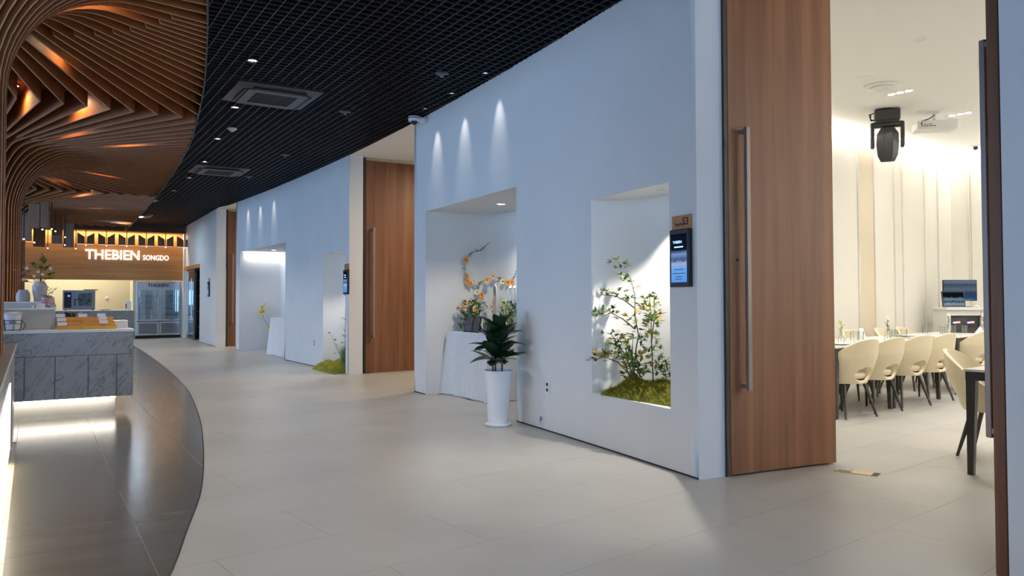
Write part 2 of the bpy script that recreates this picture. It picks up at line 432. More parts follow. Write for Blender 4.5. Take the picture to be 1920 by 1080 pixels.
wf = struct(MB().box(-7.5, 3.5, -6.1, -6.04, 0.3, 0.36).build('window_2', 'dark_metal'))
for k in range(6): MB().box(-0.03, 0.03, -0.03, 0.03, 0, 3.2).build('mullion', 'dark_metal', wf, loc=(-7.5 + 2.2 * k, -6.07, 0.3))
# ------------------------------------------------------------------ wall units along the banquet rooms
def wall_unit(name, y0, y1, niches, near_jamb=0.24, far_jamb=0.24, zt=3.66):
    m = MB()
    ys = sorted(set([y0, y1] + [n['y0'] for n in niches] + [n['y1'] for n in niches] + [y0 + (y1 - y0) * k / 60 for k in range(61)]))
    ys = [a for i, a in enumerate(ys) if i == 0 or a - ys[i - 1] > 1e-6]
    zs = sorted(set([0, zt] + [n['z0'] for n in niches] + [n['z1'] for n in niches]))
    for a, b in zip(ys, ys[1:]):
        for c, d in zip(zs, zs[1:]):
            mid = ((a + b) / 2, (c + d) / 2)
            if any(n['y0'] < mid[0] < n['y1'] and n['z0'] < mid[1] < n['z1'] for n in niches): continue
            m.quad((W(a), a, c), (W(a), a, d), (W(b), b, d), (W(b), b, c))
    # ends of the unit, square to the curve
    for y, jd, sg in ((y0, near_jamb, 1), (y1, far_jamb, -1)):
        t = (W(y + 0.05) - W(y - 0.05)) / 0.1
        e = (W(y) + jd, y - t * jd)
        if sg > 0: m.quad((W(y), y, 0), (e[0], e[1], 0), (e[0], e[1], zt), (W(y), y, zt))
        else: m.quad((W(y), y, 0), (W(y), y, zt), (e[0], e[1], zt), (e[0], e[1], 0))
    for n in niches:
        a, b, c, d, dep, r = n['y0'], n['y1'], n['z0'], n['z1'], n['d'], n['r']
        xb = W((a + b) / 2) + dep
        path = [(W(a), a), (xb - 0.02, a), (xb, a + 0.02)]
        for k in range(15):
            q = PI / 2 * k / 14; path.append((xb - r + r * math.cos(q), b - r + r * math.sin(q)))
        path.append((W(b), b))
        for p, q in zip(path, path[1:]):
            m.quad((p[0], p[1], c), (p[0], p[1], d), (q[0], q[1], d), (q[0], q[1], c))
        front = [(W(a + (b - a) * k / 12), a + (b - a) * k / 12) for k in range(12, -1, -1)]
        ring = path + front[1:-1]
        m.poly([(p[0], p[1], d) for p in ring])
        if c > 0.01: m.poly([(p[0], p[1], c) for p in reversed(ring)])
    return struct(m.build(name, 'plaster', angle=25))
wall1 = wall_unit('wall_right', 3.83, 9.52, [dict(y0=4.14, y1=5.22, z0=0.445, z1=2.10, d=0.42, r=0.36), dict(y0=6.63, y1=9.13, z0=0, z1=2.40, d=1.08, r=0.36)])
wall2 = wall_unit('wall_right.001', 12.26, 19.75, [dict(y0=12.42, y1=13.6, z0=0.0, z1=2.06, d=0.45, r=0.36), dict(y0=15.93, y1=19.4, z0=0, z1=2.42, d=0.95, r=0.08)])
wall3 = wall_unit('wall_right.002', 21.35, 27.6, [dict(y0=24.1, y1=26.9, z0=0.0, z1=2.31, d=0.9, r=0.05)])
wall0 = wall_unit('wall_right.003', -6, 1.715, [])
# dark skirting shadow gap along the foot of each unit
for k, (a, b) in enumerate(((3.83, 6.63), (9.13, 9.52), (13.6, 15.93), (19.4, 19.75), (21.35, 24.1))):
    m = MB(); n = 24
    for i in range(n):
        p, q = a + (b - a) * i / n, a + (b - a) * (i + 1) / n
        m.quad((W(p) - 0.003, p, 0.0), (W(p) - 0.003, p, 0.012), (W(q) - 0.003, q, 0.012), (W(q) - 0.003, q, 0.0))
        m.quad((W(p) - 0.003, p, 0.012), (W(p) + 0.001, p, 0.012), (W(q) + 0.001, q, 0.012), (W(q) - 0.003, q, 0.012))
    struct(m.build('baseboard_right', 'black_paint'))
# backs of the rooms (closing planes behind the doors and the panelled wall of the first room)
m = MB(); m.box(5.12, 5.2, 3.72, 6.3, 0, 3.66); struct(m.build('wall_room', 'room_panel'))
m = MB(); m.box(4.80, 4.88, -6, 1.74, 0, 3.66); struct(m.build('wall_room.001', 'room_panel'))
m = MB(); m.box(9.6, 9.75, 7.2, 31, 0, 3.66); struct(m.build('wall_room.002', 'plaster_warm'))
# beige ceiling over the rooms, following the wall
m = MB()
for k in range(74):
    a, b = -6 + 0.5 * k, -5.5 + 0.5 * k
    m.quad((W(a) + 0.004, a, ZC + 0.008), (W(b) + 0.004, b, ZC + 0.008), (16, b, ZC + 0.008), (16, a, ZC + 0.008))
struct(m.build('ceiling_rooms', 'room_ceiling'))
# panelled wall of the first banquet room
PW0, PW1 = Vector((4.95, 6.235)), Vector((12.86, 6.89)); PW2 = Vector((14.6, 4.75)); PW3 = Vector((14.6, -4.0))
def wall_line(name, p, q, th=0.12, mt='room_panel', z1=3.66):
    d = (q - p).normalized(); n = Vector((-d.y, d.x)) * th
    m = MB(); m.prism([(p.x, p.y), (q.x, q.y), (q.x + n.x, q.y + n.y), (p.x + n.x, p.y + n.y)], 0, z1)
    return struct(m.build(name, mt))
wb = wall_line('wall_back', PW0, PW1, 0.15)
wb2 = wall_line('wall_end', PW1, PW2, 0.15); wall_line('wall_end.001', PW2, PW3, 0.15)
wall_line('wall_side', Vector((16, -4.0)), Vector((4.9, -4.0)), 0.15)
def mould(parent, p, q, stations, proud=-0.018, hw=0.012, mt='room_panel'):
    d = (q - p).normalized(); n = Vector((d.y, -d.x)); L = (q - p).length
    for t in stations:
        for s, h in ((-0.022, 0.020), (0.012, 0.012)):
            c = p + d * (t + s)
            m = MB(); a = c + n * 0.0; b = c + d * hw
            m.prism([(a.x, a.y), (b.x, b.y), (b.x + n.x * h, b.y + n.y * h), (a.x + n.x * h, a.y + n.y * h)], 0.0, 3.38)
            m.build('moulding', mt, parent)
def s_at(x): return (x - PW0.x) / (PW1 - PW0).normalized().x
mould(wb, PW0, PW1, [s_at(x) for x in (5.6, 6.4, 7.3, 8.2, 9.1, 9.98, 10.42, 11.0, 11.25, 11.95, 12.4)])
mould(wb2, PW1, PW2, [0.28, 1.2, 1.5])
# tan recessed panel between two mouldings
d = (PW1 - PW0).normalized(); nn = Vector((d.y, -d.x)) * 0.004
for x0, x1 in ((10.02, 10.40),):
    a = PW0 + d * s_at(x0); b = PW0 + d * s_at(x1)
    m = MB(); m.prism([(a.x, a.y), (b.x, b.y), (b.x + nn.x, b.y + nn.y), (a.x + nn.x, a.y + nn.y)], 0.0, 3.38); m.build('panel', 'room_panel_tan', wb)
# light cove along the top of the panelled wall: dropped ceiling edge with an LED strip behind it
dn = Vector((d.y, -d.x))
for (p, q, nm) in ((PW0, PW1, 'cove'), (PW1, PW2, 'cove')):
    dd = (q - p).normalized(); n2 = Vector((dd.y, -dd.x)); L = (q - p).length; c = (p + q) / 2 + n2 * 0.10
    m = MB(); a = p + n2 * 0.03 + dd * 0.03; b = q + n2 * 0.03 - dd * 0.03; e = n2 * 0.03
    m.prism([(a.x, a.y), (b.x, b.y), (b.x + e.x, b.y + e.y), (a.x + e.x, a.y + e.y)], 3.57, 3.588)
    tag(m.build('cove_strip', 'led_cove'), 'glowing light strip along the top of the %s' % ('long panelled wall' if p is PW0 else 'angled end wall'), 'light strip')
    light('cove_and_fill_light', 'AREA', (c.x, c.y, 3.56), 20 * L / 8, (1.0, 0.92, 0.78), (0, 0, math.atan2(dd.y, dd.x)), L - 0.1, 0.05)
# ------------------------------------------------------------------ doors
def door_leaf(name, label_handle, loc, rz, flip=1, frame=True):
    """a tall leaf from x=0 to x=1.0; its handle stands off the face towards -y (flip=1) or +y (flip=-1)"""
    m = MB(); m.box(0, 1.0, 0, 0.055, 0.012, 3.60)
    leaf = struct(m.build(name, 'walnut', bev=0.002, loc=loc, rot=(0, 0, rz)))
    y0 = -0.075 if flip > 0 else 0.055 + 0.075
    m = MB(); m.box(0.10, 0.135, y0, y0 + 0.03, 0.60, 2.46); h = m.build('handle', 'bronze', leaf, bev=0.004)
    for z in (0.62, 2.42):
        m = MB(); yy = (y0 + 0.03, 0.0) if flip > 0 else (0.055, y0)
        m.box(0.10, 0.135, min(yy), max(yy), z, z + 0.025); m.build('handle_post', 'bronze', leaf)
    m = MB(); m.lathe([(0.009, -0.004), (0.009, 0.012)], 12); m.xform(Matrix.Rotation(PI / 2, 4, 'X'))
    m.build('lock', 'ink', leaf, loc=(0.07, 0.0 if flip > 0 else 0.06, 1.52))
    if frame:
        m = MB(); m.box(-0.035, -0.004, 0.0, 0.05, 0, 3.64); m.build('door_frame', 'frame_brown', leaf)
    return leaf
door_leaf('door_1', '', (4.165, 3.775, 0), math.radians(-7.5))
door_leaf('door_2', '', (W(12.26) + 0.30, 12.27, 0), 0)
door_leaf('door_3', '', (W(21.35) + 0.30, 21.36, 0), 0)
door_leaf('door_4', '', (W(1.73) + 0.03, 1.735, 0), math.radians(-8.0), flip=-1, frame=False)
# ------------------------------------------------------------------ black open-cell ceiling over the corridor
ceil = struct(MB().box(-2.4, 4.6, -6, 27.0, 4.26, 4.29).build('ceiling', 'black_matte'))
m = MB(); m.box(-0.004, 0.004, 0, 1, 0, 0.045); BL = m.mesh('grid_blade', 'blade')
m = MB(); m.box(0, 1, -0.003, 0.003, 0, 0.042); BX = m.mesh('cross_blade', 'blade')
x = -0.4
while x < 4.46:
    ys = [1.5 + 0.1 * k for k in range(255)]
    ok = [y for y in ys if B(y) + 0.01 < x < W(y) - 0.004]
    if ok:
        run = [ok[0]]
        segs = []
        for a, b in zip(ok, ok[1:]):
            if b - a > 0.15: segs.append((run[0], a)); run = [b]
        segs.append((run[0], ok[-1]))
        for a, b in segs:
            if b - a > 0.2:
                o = obj('grid_blade', BL, ceil, 0, (x, a, ZC)); o.scale = (1, b - a, 1)
    x += 0.1
y = 2.0
while y < 26.9:
    o = obj('cross_blade', BX, ceil, 0, (B(y) + 0.008, y, ZC + 0.001)); o.scale = (W(y) - B(y) - 0.010, 1, 1)
    y += 0.1
# ------------------------------------------------------------------ wooden canopy: backing board, edge and slatted columns
m = MB()
for k in range(66):
    a, b = -6 + 0.5 * k, -5.5 + 0.5 * k
    b = min(b, 26.9)
    m.quad((-8, a, 3.70), (-8, b, 3.70), (B(b), b, 3.70), (B(a), a, 3.70))
struct(m.build('ceiling_canopy', 'canopy_wood'))
m = MB()
for k in range(110):
    a, b = -6 + 0.3 * k, -5.7 + 0.3 * k
    if b > 26.9: break
    m.add([(B(a), a, 3.40), (B(b), b, 3.40), (B(b), b, 4.26), (B(a), a, 4.26), (B(a) + 0.012, a, 3.40), (B(b) + 0.012, b, 3.40), (B(b) + 0.012, b, 4.26), (B(a) + 0.012, a, 4.26)],
          [(0, 3, 2, 1), (4, 5, 6, 7), (0, 1, 5, 4)])
struct(m.build('trim_2', 'dark_metal'))
VC = -0.65; R0 = 0.50; RC = 0.85; DEP = 0.29; ZB = 3.40; TH = 0.014
def slat_column(yc, z0, label):
    root = thing('slat_column', label, 'column', (VC, yc, 0), 0, 'wooden slat columns spreading into the ceiling')
    n = 82
    for k in range(n + 1):
        a = math.radians(-126 + 252 * k / n); dx, dy = math.cos(a), math.sin(a)
        r = 1.45
        while r < 9:
            px, py = VC + dx * r, yc + dy * r
            if abs(py - yc) > 3.915 or px > B(min(py, 27)) - 0.006 or px < -3.6 or py > 26.85: break
            r += 0.02
        if r < 1.5: continue
        zc = ZB - RC; rc_ = R0 + RC
        out = [(R0, z0), (R0, zc)]
        inn = [(R0 - DEP, z0), (R0 - DEP, zc)]
        for j in range(1, 13):
            q = PI - PI / 2 * j / 12
            out.append((rc_ + RC * math.cos(q), zc + RC * math.sin(q))); inn.append((rc_ + (RC + DEP) * math.cos(q), zc + (RC + DEP) * math.sin(q)))
        out.append((r, ZB)); inn.append((r, ZB + DEP))
        if k % 2:                    # every other slat only runs along the ceiling
            if r < 1.9: continue
            out = [(1.62, ZB), (r, ZB)]; inn = [(1.50, ZB + DEP), (r, ZB + DEP)]
        m = MB(); L = len(out); h = TH / 2
        vs = [(p[0], -h, p[1]) for p in out] + [(p[0], -h, p[1]) for p in inn] + [(p[0], h, p[1]) for p in out] + [(p[0], h, p[1]) for p in inn]
        fs = []
        for i in range(L - 1):
            fs += [(i, i + 1, L + i + 1, L + i), (2 * L + i + 1, 2 * L + i, 3 * L + i, 3 * L + i + 1), (i + 1, i, 2 * L + i, 2 * L + i + 1), (L + i, L + i + 1, 3 * L + i + 1, 3 * L + i)]
        fs += [(L - 1, 3 * L - 1, 4 * L - 1, 2 * L - 1), (0, L, 3 * L, 2 * L)]
        m.add(vs, fs)
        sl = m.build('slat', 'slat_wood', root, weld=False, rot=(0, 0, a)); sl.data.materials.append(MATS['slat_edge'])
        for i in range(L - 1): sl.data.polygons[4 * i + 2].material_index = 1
    m = MB(); m.lathe([(R0 - DEP - 0.02, z0), (R0 - DEP - 0.02, 3.69)], 24); m.build('core', 'frame_brown', root)
    return root
slat_column(5.80, 0.90, 'nearest wooden slat column rising from the left counter and fanning over the ceiling')
slat_column(13.63, 0.0, 'middle wooden slat column behind the marble island, fanning into the ceiling')
slat_column(21.47, 0.0, 'farthest wooden slat column near the kitchen sign, half hidden behind the middle one')
# ------------------------------------------------------------------ lamps in the ceilings
ORD = ('first', 'second', 'third', 'fourth', 'fifth', 'sixth', 'seventh', 'eighth', 'ninth', 'tenth', 'eleventh', 'twelfth')
def downlight(x, y, z, r, label, group, glow='lamp_glow', ring='black_paint', power=0, color=NEUT, spot=1.9, blend=0.7, rot=(0, 0, 0), lsize=0.04):
    t = thing('downlight', label, 'downlight', (x, y, z), 0, group)
    m = MB(); m.lathe([(r * 1.35, 0.03), (r * 1.35, -0.004), (r * 1.05, -0.006), (r, 0.012)], 20, caps=False); m.build('trim_ring', ring, t)
    m = MB(); m.lathe([(r * 1.03, 0.006), (r * 1.03, 0.012)], 20); m.build('lens', glow, t)
    if power: light('downlight_beam', 'SPOT', (x, y, z - 0.012), power, color, rot, lsize, spot=spot, blend=blend)
    return t
POW_COR = 125
for k, (x, y) in enumerate(((0.55, 1.7), (1.0, 3.75), (1.5, 5.8), (1.85, 7.87), (2.12, 9.91), (2.32, 12.0), (2.52, 14.13), (2.60, 16.14), (2.61, 18.22), (2.54, 20.3), (2.5, 22.3))):
    downlight(x, y, ZC - 0.002, 0.045, 'small round downlight in the black grid ceiling, %s in the row from the camera end' % ORD[k], 'downlights in the black grid ceiling', power=POW_COR * (1.0 if k < 4 else 0.66))
for k, y in enumerate((7.02, 7.92, 8.74, 16.75, 17.77, 18.74)):
    wx = W(y)
    downlight(wx - 0.17, y, ZC - 0.002, 0.03, 'tiny spotlight grazing the white wall, %s from the camera' % ORD[k], 'wall-washing spotlights', 'lamp_dim',
              power=15.0, color=(1, 0.95, 0.92), spot=math.radians(40), blend=1.0, rot=(0, math.radians(-15), 0), lsize=0.012)
for k, (x, y) in enumerate(((0.3, 6.2), (0.27, 8.07), (-2.2, 9.8), (-0.2, 10.33), (0.40, 10.35), (0.41, 11.6), (1.05, 11.9), (-2.4, 12.5), (1.05, 14.99), (0.46, 16.3), (0.73, 18.2), (1.2, 20.5))):
    downlight(x, y, 3.685, 0.045, 'warm downlight between the wooden ceiling slats, %s in order of distance' % ORD[k], 'downlights between the wooden slats', ring='bronze', power=42, color=(1.0, 0.76, 0.46), spot=2.6)
def cassette(cx, cy, label, lit=False):
    t = thing('ceiling_cassette', label, 'light panel' if lit else 'air conditioner', (cx, cy, ZC), 0, None if lit else 'ceiling cassettes')
    h = 0.475
    m = MB()
    o_, i_ = h, 0.34
    for k in range(4):
        M = Matrix.Rotation(PI / 2 * k, 4, 'Z'); st = len(m.v)
        m.add([(-o_, -o_, -0.010), (o_, -o_, -0.010), (i_ + 0.01, -i_ - 0.01, -0.045), (-i_ - 0.01, -i_ - 0.01, -0.045), (-o_, -o_, 0.03), (o_, -o_, 0.03)], [(0, 3, 2, 1), (0, 1, 5, 4)]); m.xform(M, st)
    m.build('surround', 'ac_grey', t)
    m = MB()
    for a, b, c, d in ((-i_, i_, -i_, -0.24), (-i_, i_, 0.24, i_), (-i_, -0.24, -0.24, 0.24), (0.24, i_, -0.24, 0.24)): m.box(a, b, c, d, -0.052, -0.02)
    m.build('panel', 'ac_grey', t)
    m = MB(); m.box(-0.24, 0.24, -0.24, 0.24, -0.038, -0.03); m.build('filter', 'led_cool' if lit else 'ac_grille', t)
    m = MB()
    for k in range(-9, 10):
        p = k * 0.0255
        m.box(p - 0.002, p + 0.002, -0.24, 0.24, -0.048, -0.042); m.box(-0.24, 0.24, p - 0.002, p + 0.002, -0.046, -0.040)
    if not lit: m.build('grille', 'ac_grey', t)
    for k in range(4):
        M = Matrix.Rotation(PI / 2 * k, 4, 'Z'); m = MB(); m.box(-0.30, 0.30, -0.385, -0.352, -0.050, -0.040); m.xform(M); m.build('vane', 'ac_grille', t)
    return t
cassette(2.37, 9.12, 'dark square air conditioner cassette in the near part of the black ceiling')
cassette(2.92, 14.92, 'dark square air conditioner cassette farther along the black ceiling')
cassette(2.42, 24.1, 'bright bluish light panel in the far end of the black ceiling', True)
light('panel_light', 'AREA', (2.42, 24.1, ZC - 0.10), 60, (0.55, 0.78, 1.0), (0, 0, 0), 0.6, 0.6)
for k, (x, y) in enumerate(((3.67, 7.27), (3.37, 9.41), (3.54, 12.76), (3.57, 15.4))):
    t = thing('sprinkler', 'small sprinkler on a dark round plate in the black ceiling, %s from the camera' % ('nearest', 'second', 'third', 'farthest')[k], 'sprinkler', (x, y, ZC), 0, 'ceiling sprinklers')
    MB().lathe([(0.075, 0.0), (0.075, -0.006), (0.03, -0.012)], 20).build('plate', 'ac_grey', t)
    MB().lathe([(0.012, -0.01), (0.012, -0.035), (0.022, -0.038), (0.022, -0.042)], 12).build('head', 'grey_plastic', t)
for k, (x, y) in enumerate(((2.35, 11.15), (2.46, 20.2))):
    t = thing('smoke_detector', 'white round smoke detector on the black ceiling, %s one' % ('near', 'far')[k], 'smoke detector', (x, y, ZC), 0, 'smoke detectors')
    MB().lathe([(0.062, 0.0), (0.068, -0.012), (0.05, -0.03)], 24).build('base', 'white_plastic', t)
    MB().lathe([(0.032, -0.028), (0.032, -0.045), (0.024, -0.052)], 20).build('sensor', 'white_plastic', t)
t = thing('security_camera', 'white dome security camera on a bracket at the top of the white wall', 'security camera', (W(9.14), 9.14, 3.60))
MB().box(-0.10, 0.0, -0.04, 0.04, -0.05, 0.03).build('bracket', 'white_plastic', t, bev=0.008)
MB().lathe([(0.075, 0.03), (0.08, 0.0), (0.075, -0.03)], 24, (-0.16, 0, 0.0)).build('housing', 'white_plastic', t)
MB().lathe([(0.083, 0.004), (0.083, -0.004)], 24, (-0.16, 0, 0.008)).build('band', 'ink', t)
MB().sphere((-0.16, 0, -0.03), 0.045).build('lens_dome', 'ink', t)
# lamps of the banquet rooms and the kitchen
light('room_lamp', 'AREA', (6.9, 10.6, 3.55), 130, WARM, (0, 0, 0), 1.2)
light('room_lamp', 'AREA', (6.9, 20.5, 3.55), 130, WARM, (0, 0, 0), 1.2)
# ------------------------------------------------------------------ far end: beam, sign wall, kitchen
wall_k = struct(MB().box(-4.0, 4.25, 29.4, 29.5, 0, 3.6).build('wall_kitchen', 'cream_wall'))
struct(MB().box(4.2, 4.32, 27.0, 29.4, 0, 3.6).build('wall_kitchen_side', 'plaster'))
struct(MB().box(-4.0, 4.25, 27.0, 29.5, 3.45, 3.5).build('ceiling_kitchen', 'plaster_warm'))
struct(MB().box(-4.0, 4.22, 26.88, 27.05, 3.40, 3.66).build('trim_3', 'beam_wood'))
sw = struct(MB().box(-1.2, 4.2, 27.16, 27.26, 1.87, 2.98).build('wall_sign', 'sign_wood'))
MB().box(-1.2, 4.2, 27.24, 27.27, 2.98, 3.46).build('back_board', 'sign_wood', sw)
light('cove_and_fill_light', 'AREA', (1.6, 27.10, 3.40), 60, (1.0, 0.84, 0.50), (0, 0, 0), 5.0, 0.06)
light('kitchen_lamp', 'AREA', (1.0, 28.5, 3.42), 110, (1.0, 0.95, 0.75), (0, 0, 0), 2.6, 0.8)
sg = thing('shop_sign', 'glowing white THEBIEN SONGDO lettering on the wooden wall over the kitchen', 'sign', (1.38, 27.14, 2.52))
t1 = text('lettering', 'THEBIEN', 0.42, 'sign_glow', sg, (0, 0, 0), bold=0.006, ext=0.02)
bw = t1.dimensions.x; t1.scale = (1.52 / max(bw, 0.1), 1, 1)
t1.name = 'large_lettering'
t2 = text('small_lettering', 'SONGDO', 0.235, 'sign_halo', sg, (1.62, 0, 0.0), bold=0.002, ext=0.015)
t2.scale = (0.76 / max(t2.dimensions.x, 0.1), 1, 1)
# folded wooden boards hanging in front of the lit strip over the sign
hs = thing('hanging_screen', 'row of dark slanted wooden boards hanging above the glowing sign', 'screen', (0, 26.70, 0.05))
for k in range(6):
    x0 = 1.20 + 0.56 * k - 0.06
    for s in (0, 1):
        a = x0 + 0.26 * s
        z1, z2 = (3.25, 3.12) if s == 0 else (3.12, 3.25)
        m = MB(); m.prism_y([(a, 2.90), (a + 0.20, 2.90), (a + 0.20, z2), (a, z1)], -0.02, 0.02); m.build('board', 'board_wood', hs)
        m = MB(); m.box(a + 0.01, a + 0.19, -0.006, 0.006, 2.893, 2.899); m.build('light_bar', 'lamp_dim', hs)
    m = MB(); m.tube([(x0 + 0.23, 0.0, 3.40), (x0 + 0.23, 0.0, 2.88)], 0.012, 8); r = m.build('pendant_rod', 'ink', hs)
    m = MB(); m.lathe([(0.016, 2.86), (0.016, 2.882)], 10, (x0 + 0.23, 0, 0)); m.build('lamp_tip', 'led_white', r)
# larger boards hanging from the canopy to the left of the sign
hb = thing('hanging_screen', 'tall hanging wooden boards and lamps beside the far slat column', 'screen', (0, 20.2, 0))
for k, (x, y, w_, z0) in enumerate(((0.02, 0.0, 0.22, 2.86), (0.30, 0.9, 0.20, 2.9), (0.22, -0.5, 0.16, 2.84), (-0.30, -1.2, 0.18, 2.55), (-0.12, 0.6, 0.20, 2.6), (0.52, 2.2, 0.24, 2.86), (0.55, 3.6, 0.26, 2.75), (0.15, 4.4, 0.30, 2.7), (0.85, 4.6, 0.26, 2.72))):
    m = MB(); m.box(-w_ / 2, w_ / 2, -0.02, 0.02, z0, 3.40); m.build('board', 'board_wood', hb, loc=(x, y, 0), rot=(0, 0, 0.5 if k % 2 else -0.35))
    m = MB(); m.tube([(x + w_ / 2 + 0.05, y, 3.4), (x + w_ / 2 + 0.05, y, z0 - 0.02)], 0.010, 8); r = m.build('pendant_rod', 'ink', hb)
    m = MB(); m.lathe([(0.015, z0 - 0.04), (0.015, z0 - 0.018)], 10, (x + w_ / 2 + 0.05, y, 0)); m.build('lamp_tip', 'led_white', r)
# display fridge under the sign wall
def fridge():
    t = thing('display_fridge', 'tall stainless display fridge with two glass doors beside the kitchen', 'fridge', (2.83, 27.5, 0))
    w_, h = 1.42, 1.84
    m = MB(); m.box(0, 0.06, 0, 0.75, 0.08, h); m.box(w_ - 0.06, w_, 0, 0.75, 0.08, h); m.box(0.06, w_ - 0.06, 0.70, 0.75, 0.08, h); m.box(0.06, w_ - 0.06, 0, 0.7, h - 0.05, h); m.box(0.06, w_ - 0.06, 0, 0.7, 0.08, 0.12)
    m.build('body', 'steel', t, bev=0.004)
    MB().box(0.06, w_ - 0.06, -0.005, 0.03, 1.60, h - 0.005).build('header', 'steel', t)
    tx = text('engraved_lettering', 'THEBIEN', 0.16, 'ink', t, (0.36, -0.008, 1.665), bold=0.002); tx.scale = (0.62 / max(tx.dimensions.x, .1), 1, 1)
    for k in range(2):
        x0 = 0.06 + k * 0.655
        m = MB(); m.box(x0, x0 + 0.64, -0.02, 0.01, 0.56, 0.60); m.box(x0, x0 + 0.64, -0.02, 0.01, 1.56, 1.60); m.box(x0, x0 + 0.035, -0.02, 0.01, 0.6, 1.56); m.box(x0 + 0.605, x0 + 0.64, -0.02, 0.01, 0.6, 1.56)
        dr = m.build('door', 'steel', t)
        MB().box(x0 + 0.035, x0 + 0.605, -0.008, -0.002, 0.6, 1.56).build('pane', 'pane_glass', dr)
        m = MB(); hx = x0 + (0.59 if k == 1 else 0.05); m.tube([(hx, -0.02, 0.85), (hx, -0.05, 0.9), (hx, -0.05, 1.3), (hx, -0.02, 1.35)], 0.009, 8); m.build('handle', 'steel', dr)
        m = MB(); m.box(x0, x0 + 0.64, -0.012, 0.012, 0.10, 0.52); pn = m.build('louvre_panel', 'steel', t)
        for j in range(9): MB().prism_x([(-0.035, 0.0), (-0.012, 0.0), (-0.012, 0.022)], x0 + 0.05, x0 + 0.59).build('louvre', 'steel_dark', pn, loc=(0, 0, 0.15 + 0.038 * j))
        for j in range(4): MB().box(x0 + 0.02, x0 + 0.62, 0.10, 0.62, 0, 0.018).build('shelf', 'steel_dark', t, loc=(0, 0, 0.75 + 0.205 * j))
    MB().box(0.02, w_ - 0.02, 0.02, 0.7, 0.0, 0.08).build('plinth', 'ink', t)
    return t
fridge()
light('fridge_lamp', 'AREA', (3.54, 27.85, 1.78), 4, (0.9, 0.96, 1.0), (0, 0, 0), 1.0, 0.2)
struct(MB().box(2.74, 2.82, 27.3, 28.2, 0, 1.87).build('wall_pier', 'cream_wall'))
# rear kitchen counter with oven
rc = thing('kitchen_counter', 'grey marble kitchen counter against the cream wall, behind the island', 'counter', (0, 26.8, 0))
MB().box(-1.6, 2.72, 0, 0.75, 0.06, 0.90).build('body', 'marble', rc)
MB().box(-1.62, 2.735, -0.02, 0.77, 0.90, 0.925).build('worktop', 'counter_top', rc, bev=0.003)
ov = thing('combi_oven', 'stainless combi oven with a glass door on the kitchen counter', 'oven', (0.80, 27.0, 0.925))
MB().box(0, 0.86, 0, 0.5, 0.02, 0.62).build('body', 'steel_dark', ov, bev=0.01)
MB().box(0.03, 0.22, -0.012, 0.0, 0.08, 0.56).build('control_panel', 'ink', ov)
MB().box(0.12, 0.18, -0.016, -0.012, 0.42, 0.47).build('display', 'screen_blue', ov)
d_ = MB().box(0.27, 0.84, -0.03, 0.0, 0.05, 0.59).build('door', 'steel_dark', ov, bev=0.006)
MB().box(0.40, 0.76, -0.035, -0.03, 0.14, 0.52).build('pane', 'photo_dark', d_)
MB().tube([(0.31, -0.03, 0.34), (0.31, -0.07, 0.34), (0.31, -0.07, 0.14)], 0.014, 8).build('handle', 'ink', d_)
MB().tube([(0.33, -0.07, 0.335), (0.52, -0.07, 0.335)], 0.012, 8).build('lever', 'ink', d_)
MB().box(0.55, 0.93, 0.05, 0.12, 0.62, 0.645).build('vent_pipe', 'ink', ov)
for x in (0.05, 0.78): MB().box(x, x + 0.04, 0.05, 0.09, 0, 0.02).build('foot', 'ink', ov)
t = thing('control_box', 'small white box with red knobs at the right end of the kitchen counter', 'control box', (2.48, 27.1, 0.925))
MB().box(0, 0.2, 0, 0.1, 0, 0.27).build('case', 'white_plastic', t, bev=0.005)
for z in (0.05, 0.10): MB().box(0.02, 0.07, -0.02, 0.0, z, z + 0.035).build('knob', 'red_knob', t)
MB().box(0.02, 0.07, -0.02, 0.0, 0.15, 0.18).build('switch', 'ink', t)
t = thing('wall_socket', 'white wall socket on the cream kitchen wall', 'socket', (2.15, 29.4, 1.30))
MB().box(-0.06, 0.06, -0.012, 0, -0.06, 0.06).build('plate', 'white_plastic', t, bev=0.004); MB().sphere((0, -0.02, 0), 0.03).build('plug', 'white_plastic', t)
tag(MB().lathe([(0.13, 0), (0.15, 0.02), (0.13, 0.022)], 20).build('flat_dish', 'steel_dark', loc=(1.95, 27.1, 0.925)), 'flat dark dish on the kitchen counter right of the oven', 'dish')
# glass door with steel frame in the far end of the white wall, shelves behind it
gd = thing('glass_door', 'steel framed glass door standing half open in the far white wall', 'door', (W(26.9) + 0.02, 26.86, 0), 0)
m = MB(); m.box(-0.02, 0.02, -1.32, -1.24, 0.02, 2.22); m.box(-0.02, 0.02, -0.08, 0.0, 0.02, 2.22); m.box(-0.02, 0.02, -1.24, -0.08, 2.14, 2.22); m.box(-0.02, 0.02, -1.24, -0.08, 0.02, 0.16)
m.build('frame', 'steel', gd)
MB().box(-0.004, 0.004, -1.24, -0.08, 0.16, 2.14).build('pane', 'cool_glass', gd)
MB().tube([(-0.06, -1.2, 0.6), (-0.06, -1.2, 1.9)], 0.016, 8).build('handle', 'steel', gd)
sh = thing('shelf_rack', 'dark storage rack behind the steel framed glass door', 'shelf', (W(25) + 0.35, 24.2, 0))
for z in (0.35, 0.85, 1.35, 1.85): MB().box(0, 0.4, 0.02, 2.55, z, z + 0.03).build('shelf', 'steel_dark', sh)
for y in (0.0, 1.3, 2.55): MB().box(0, 0.4, y, y + 0.03, 0, 2.2).build('upright', 'ink', sh)
struct(MB().box(W(24.1) - 0.01, W(24.1) + 0.9, 24.1, 26.9, 2.20, 2.309).build('trim_4', 'sign_wood'))
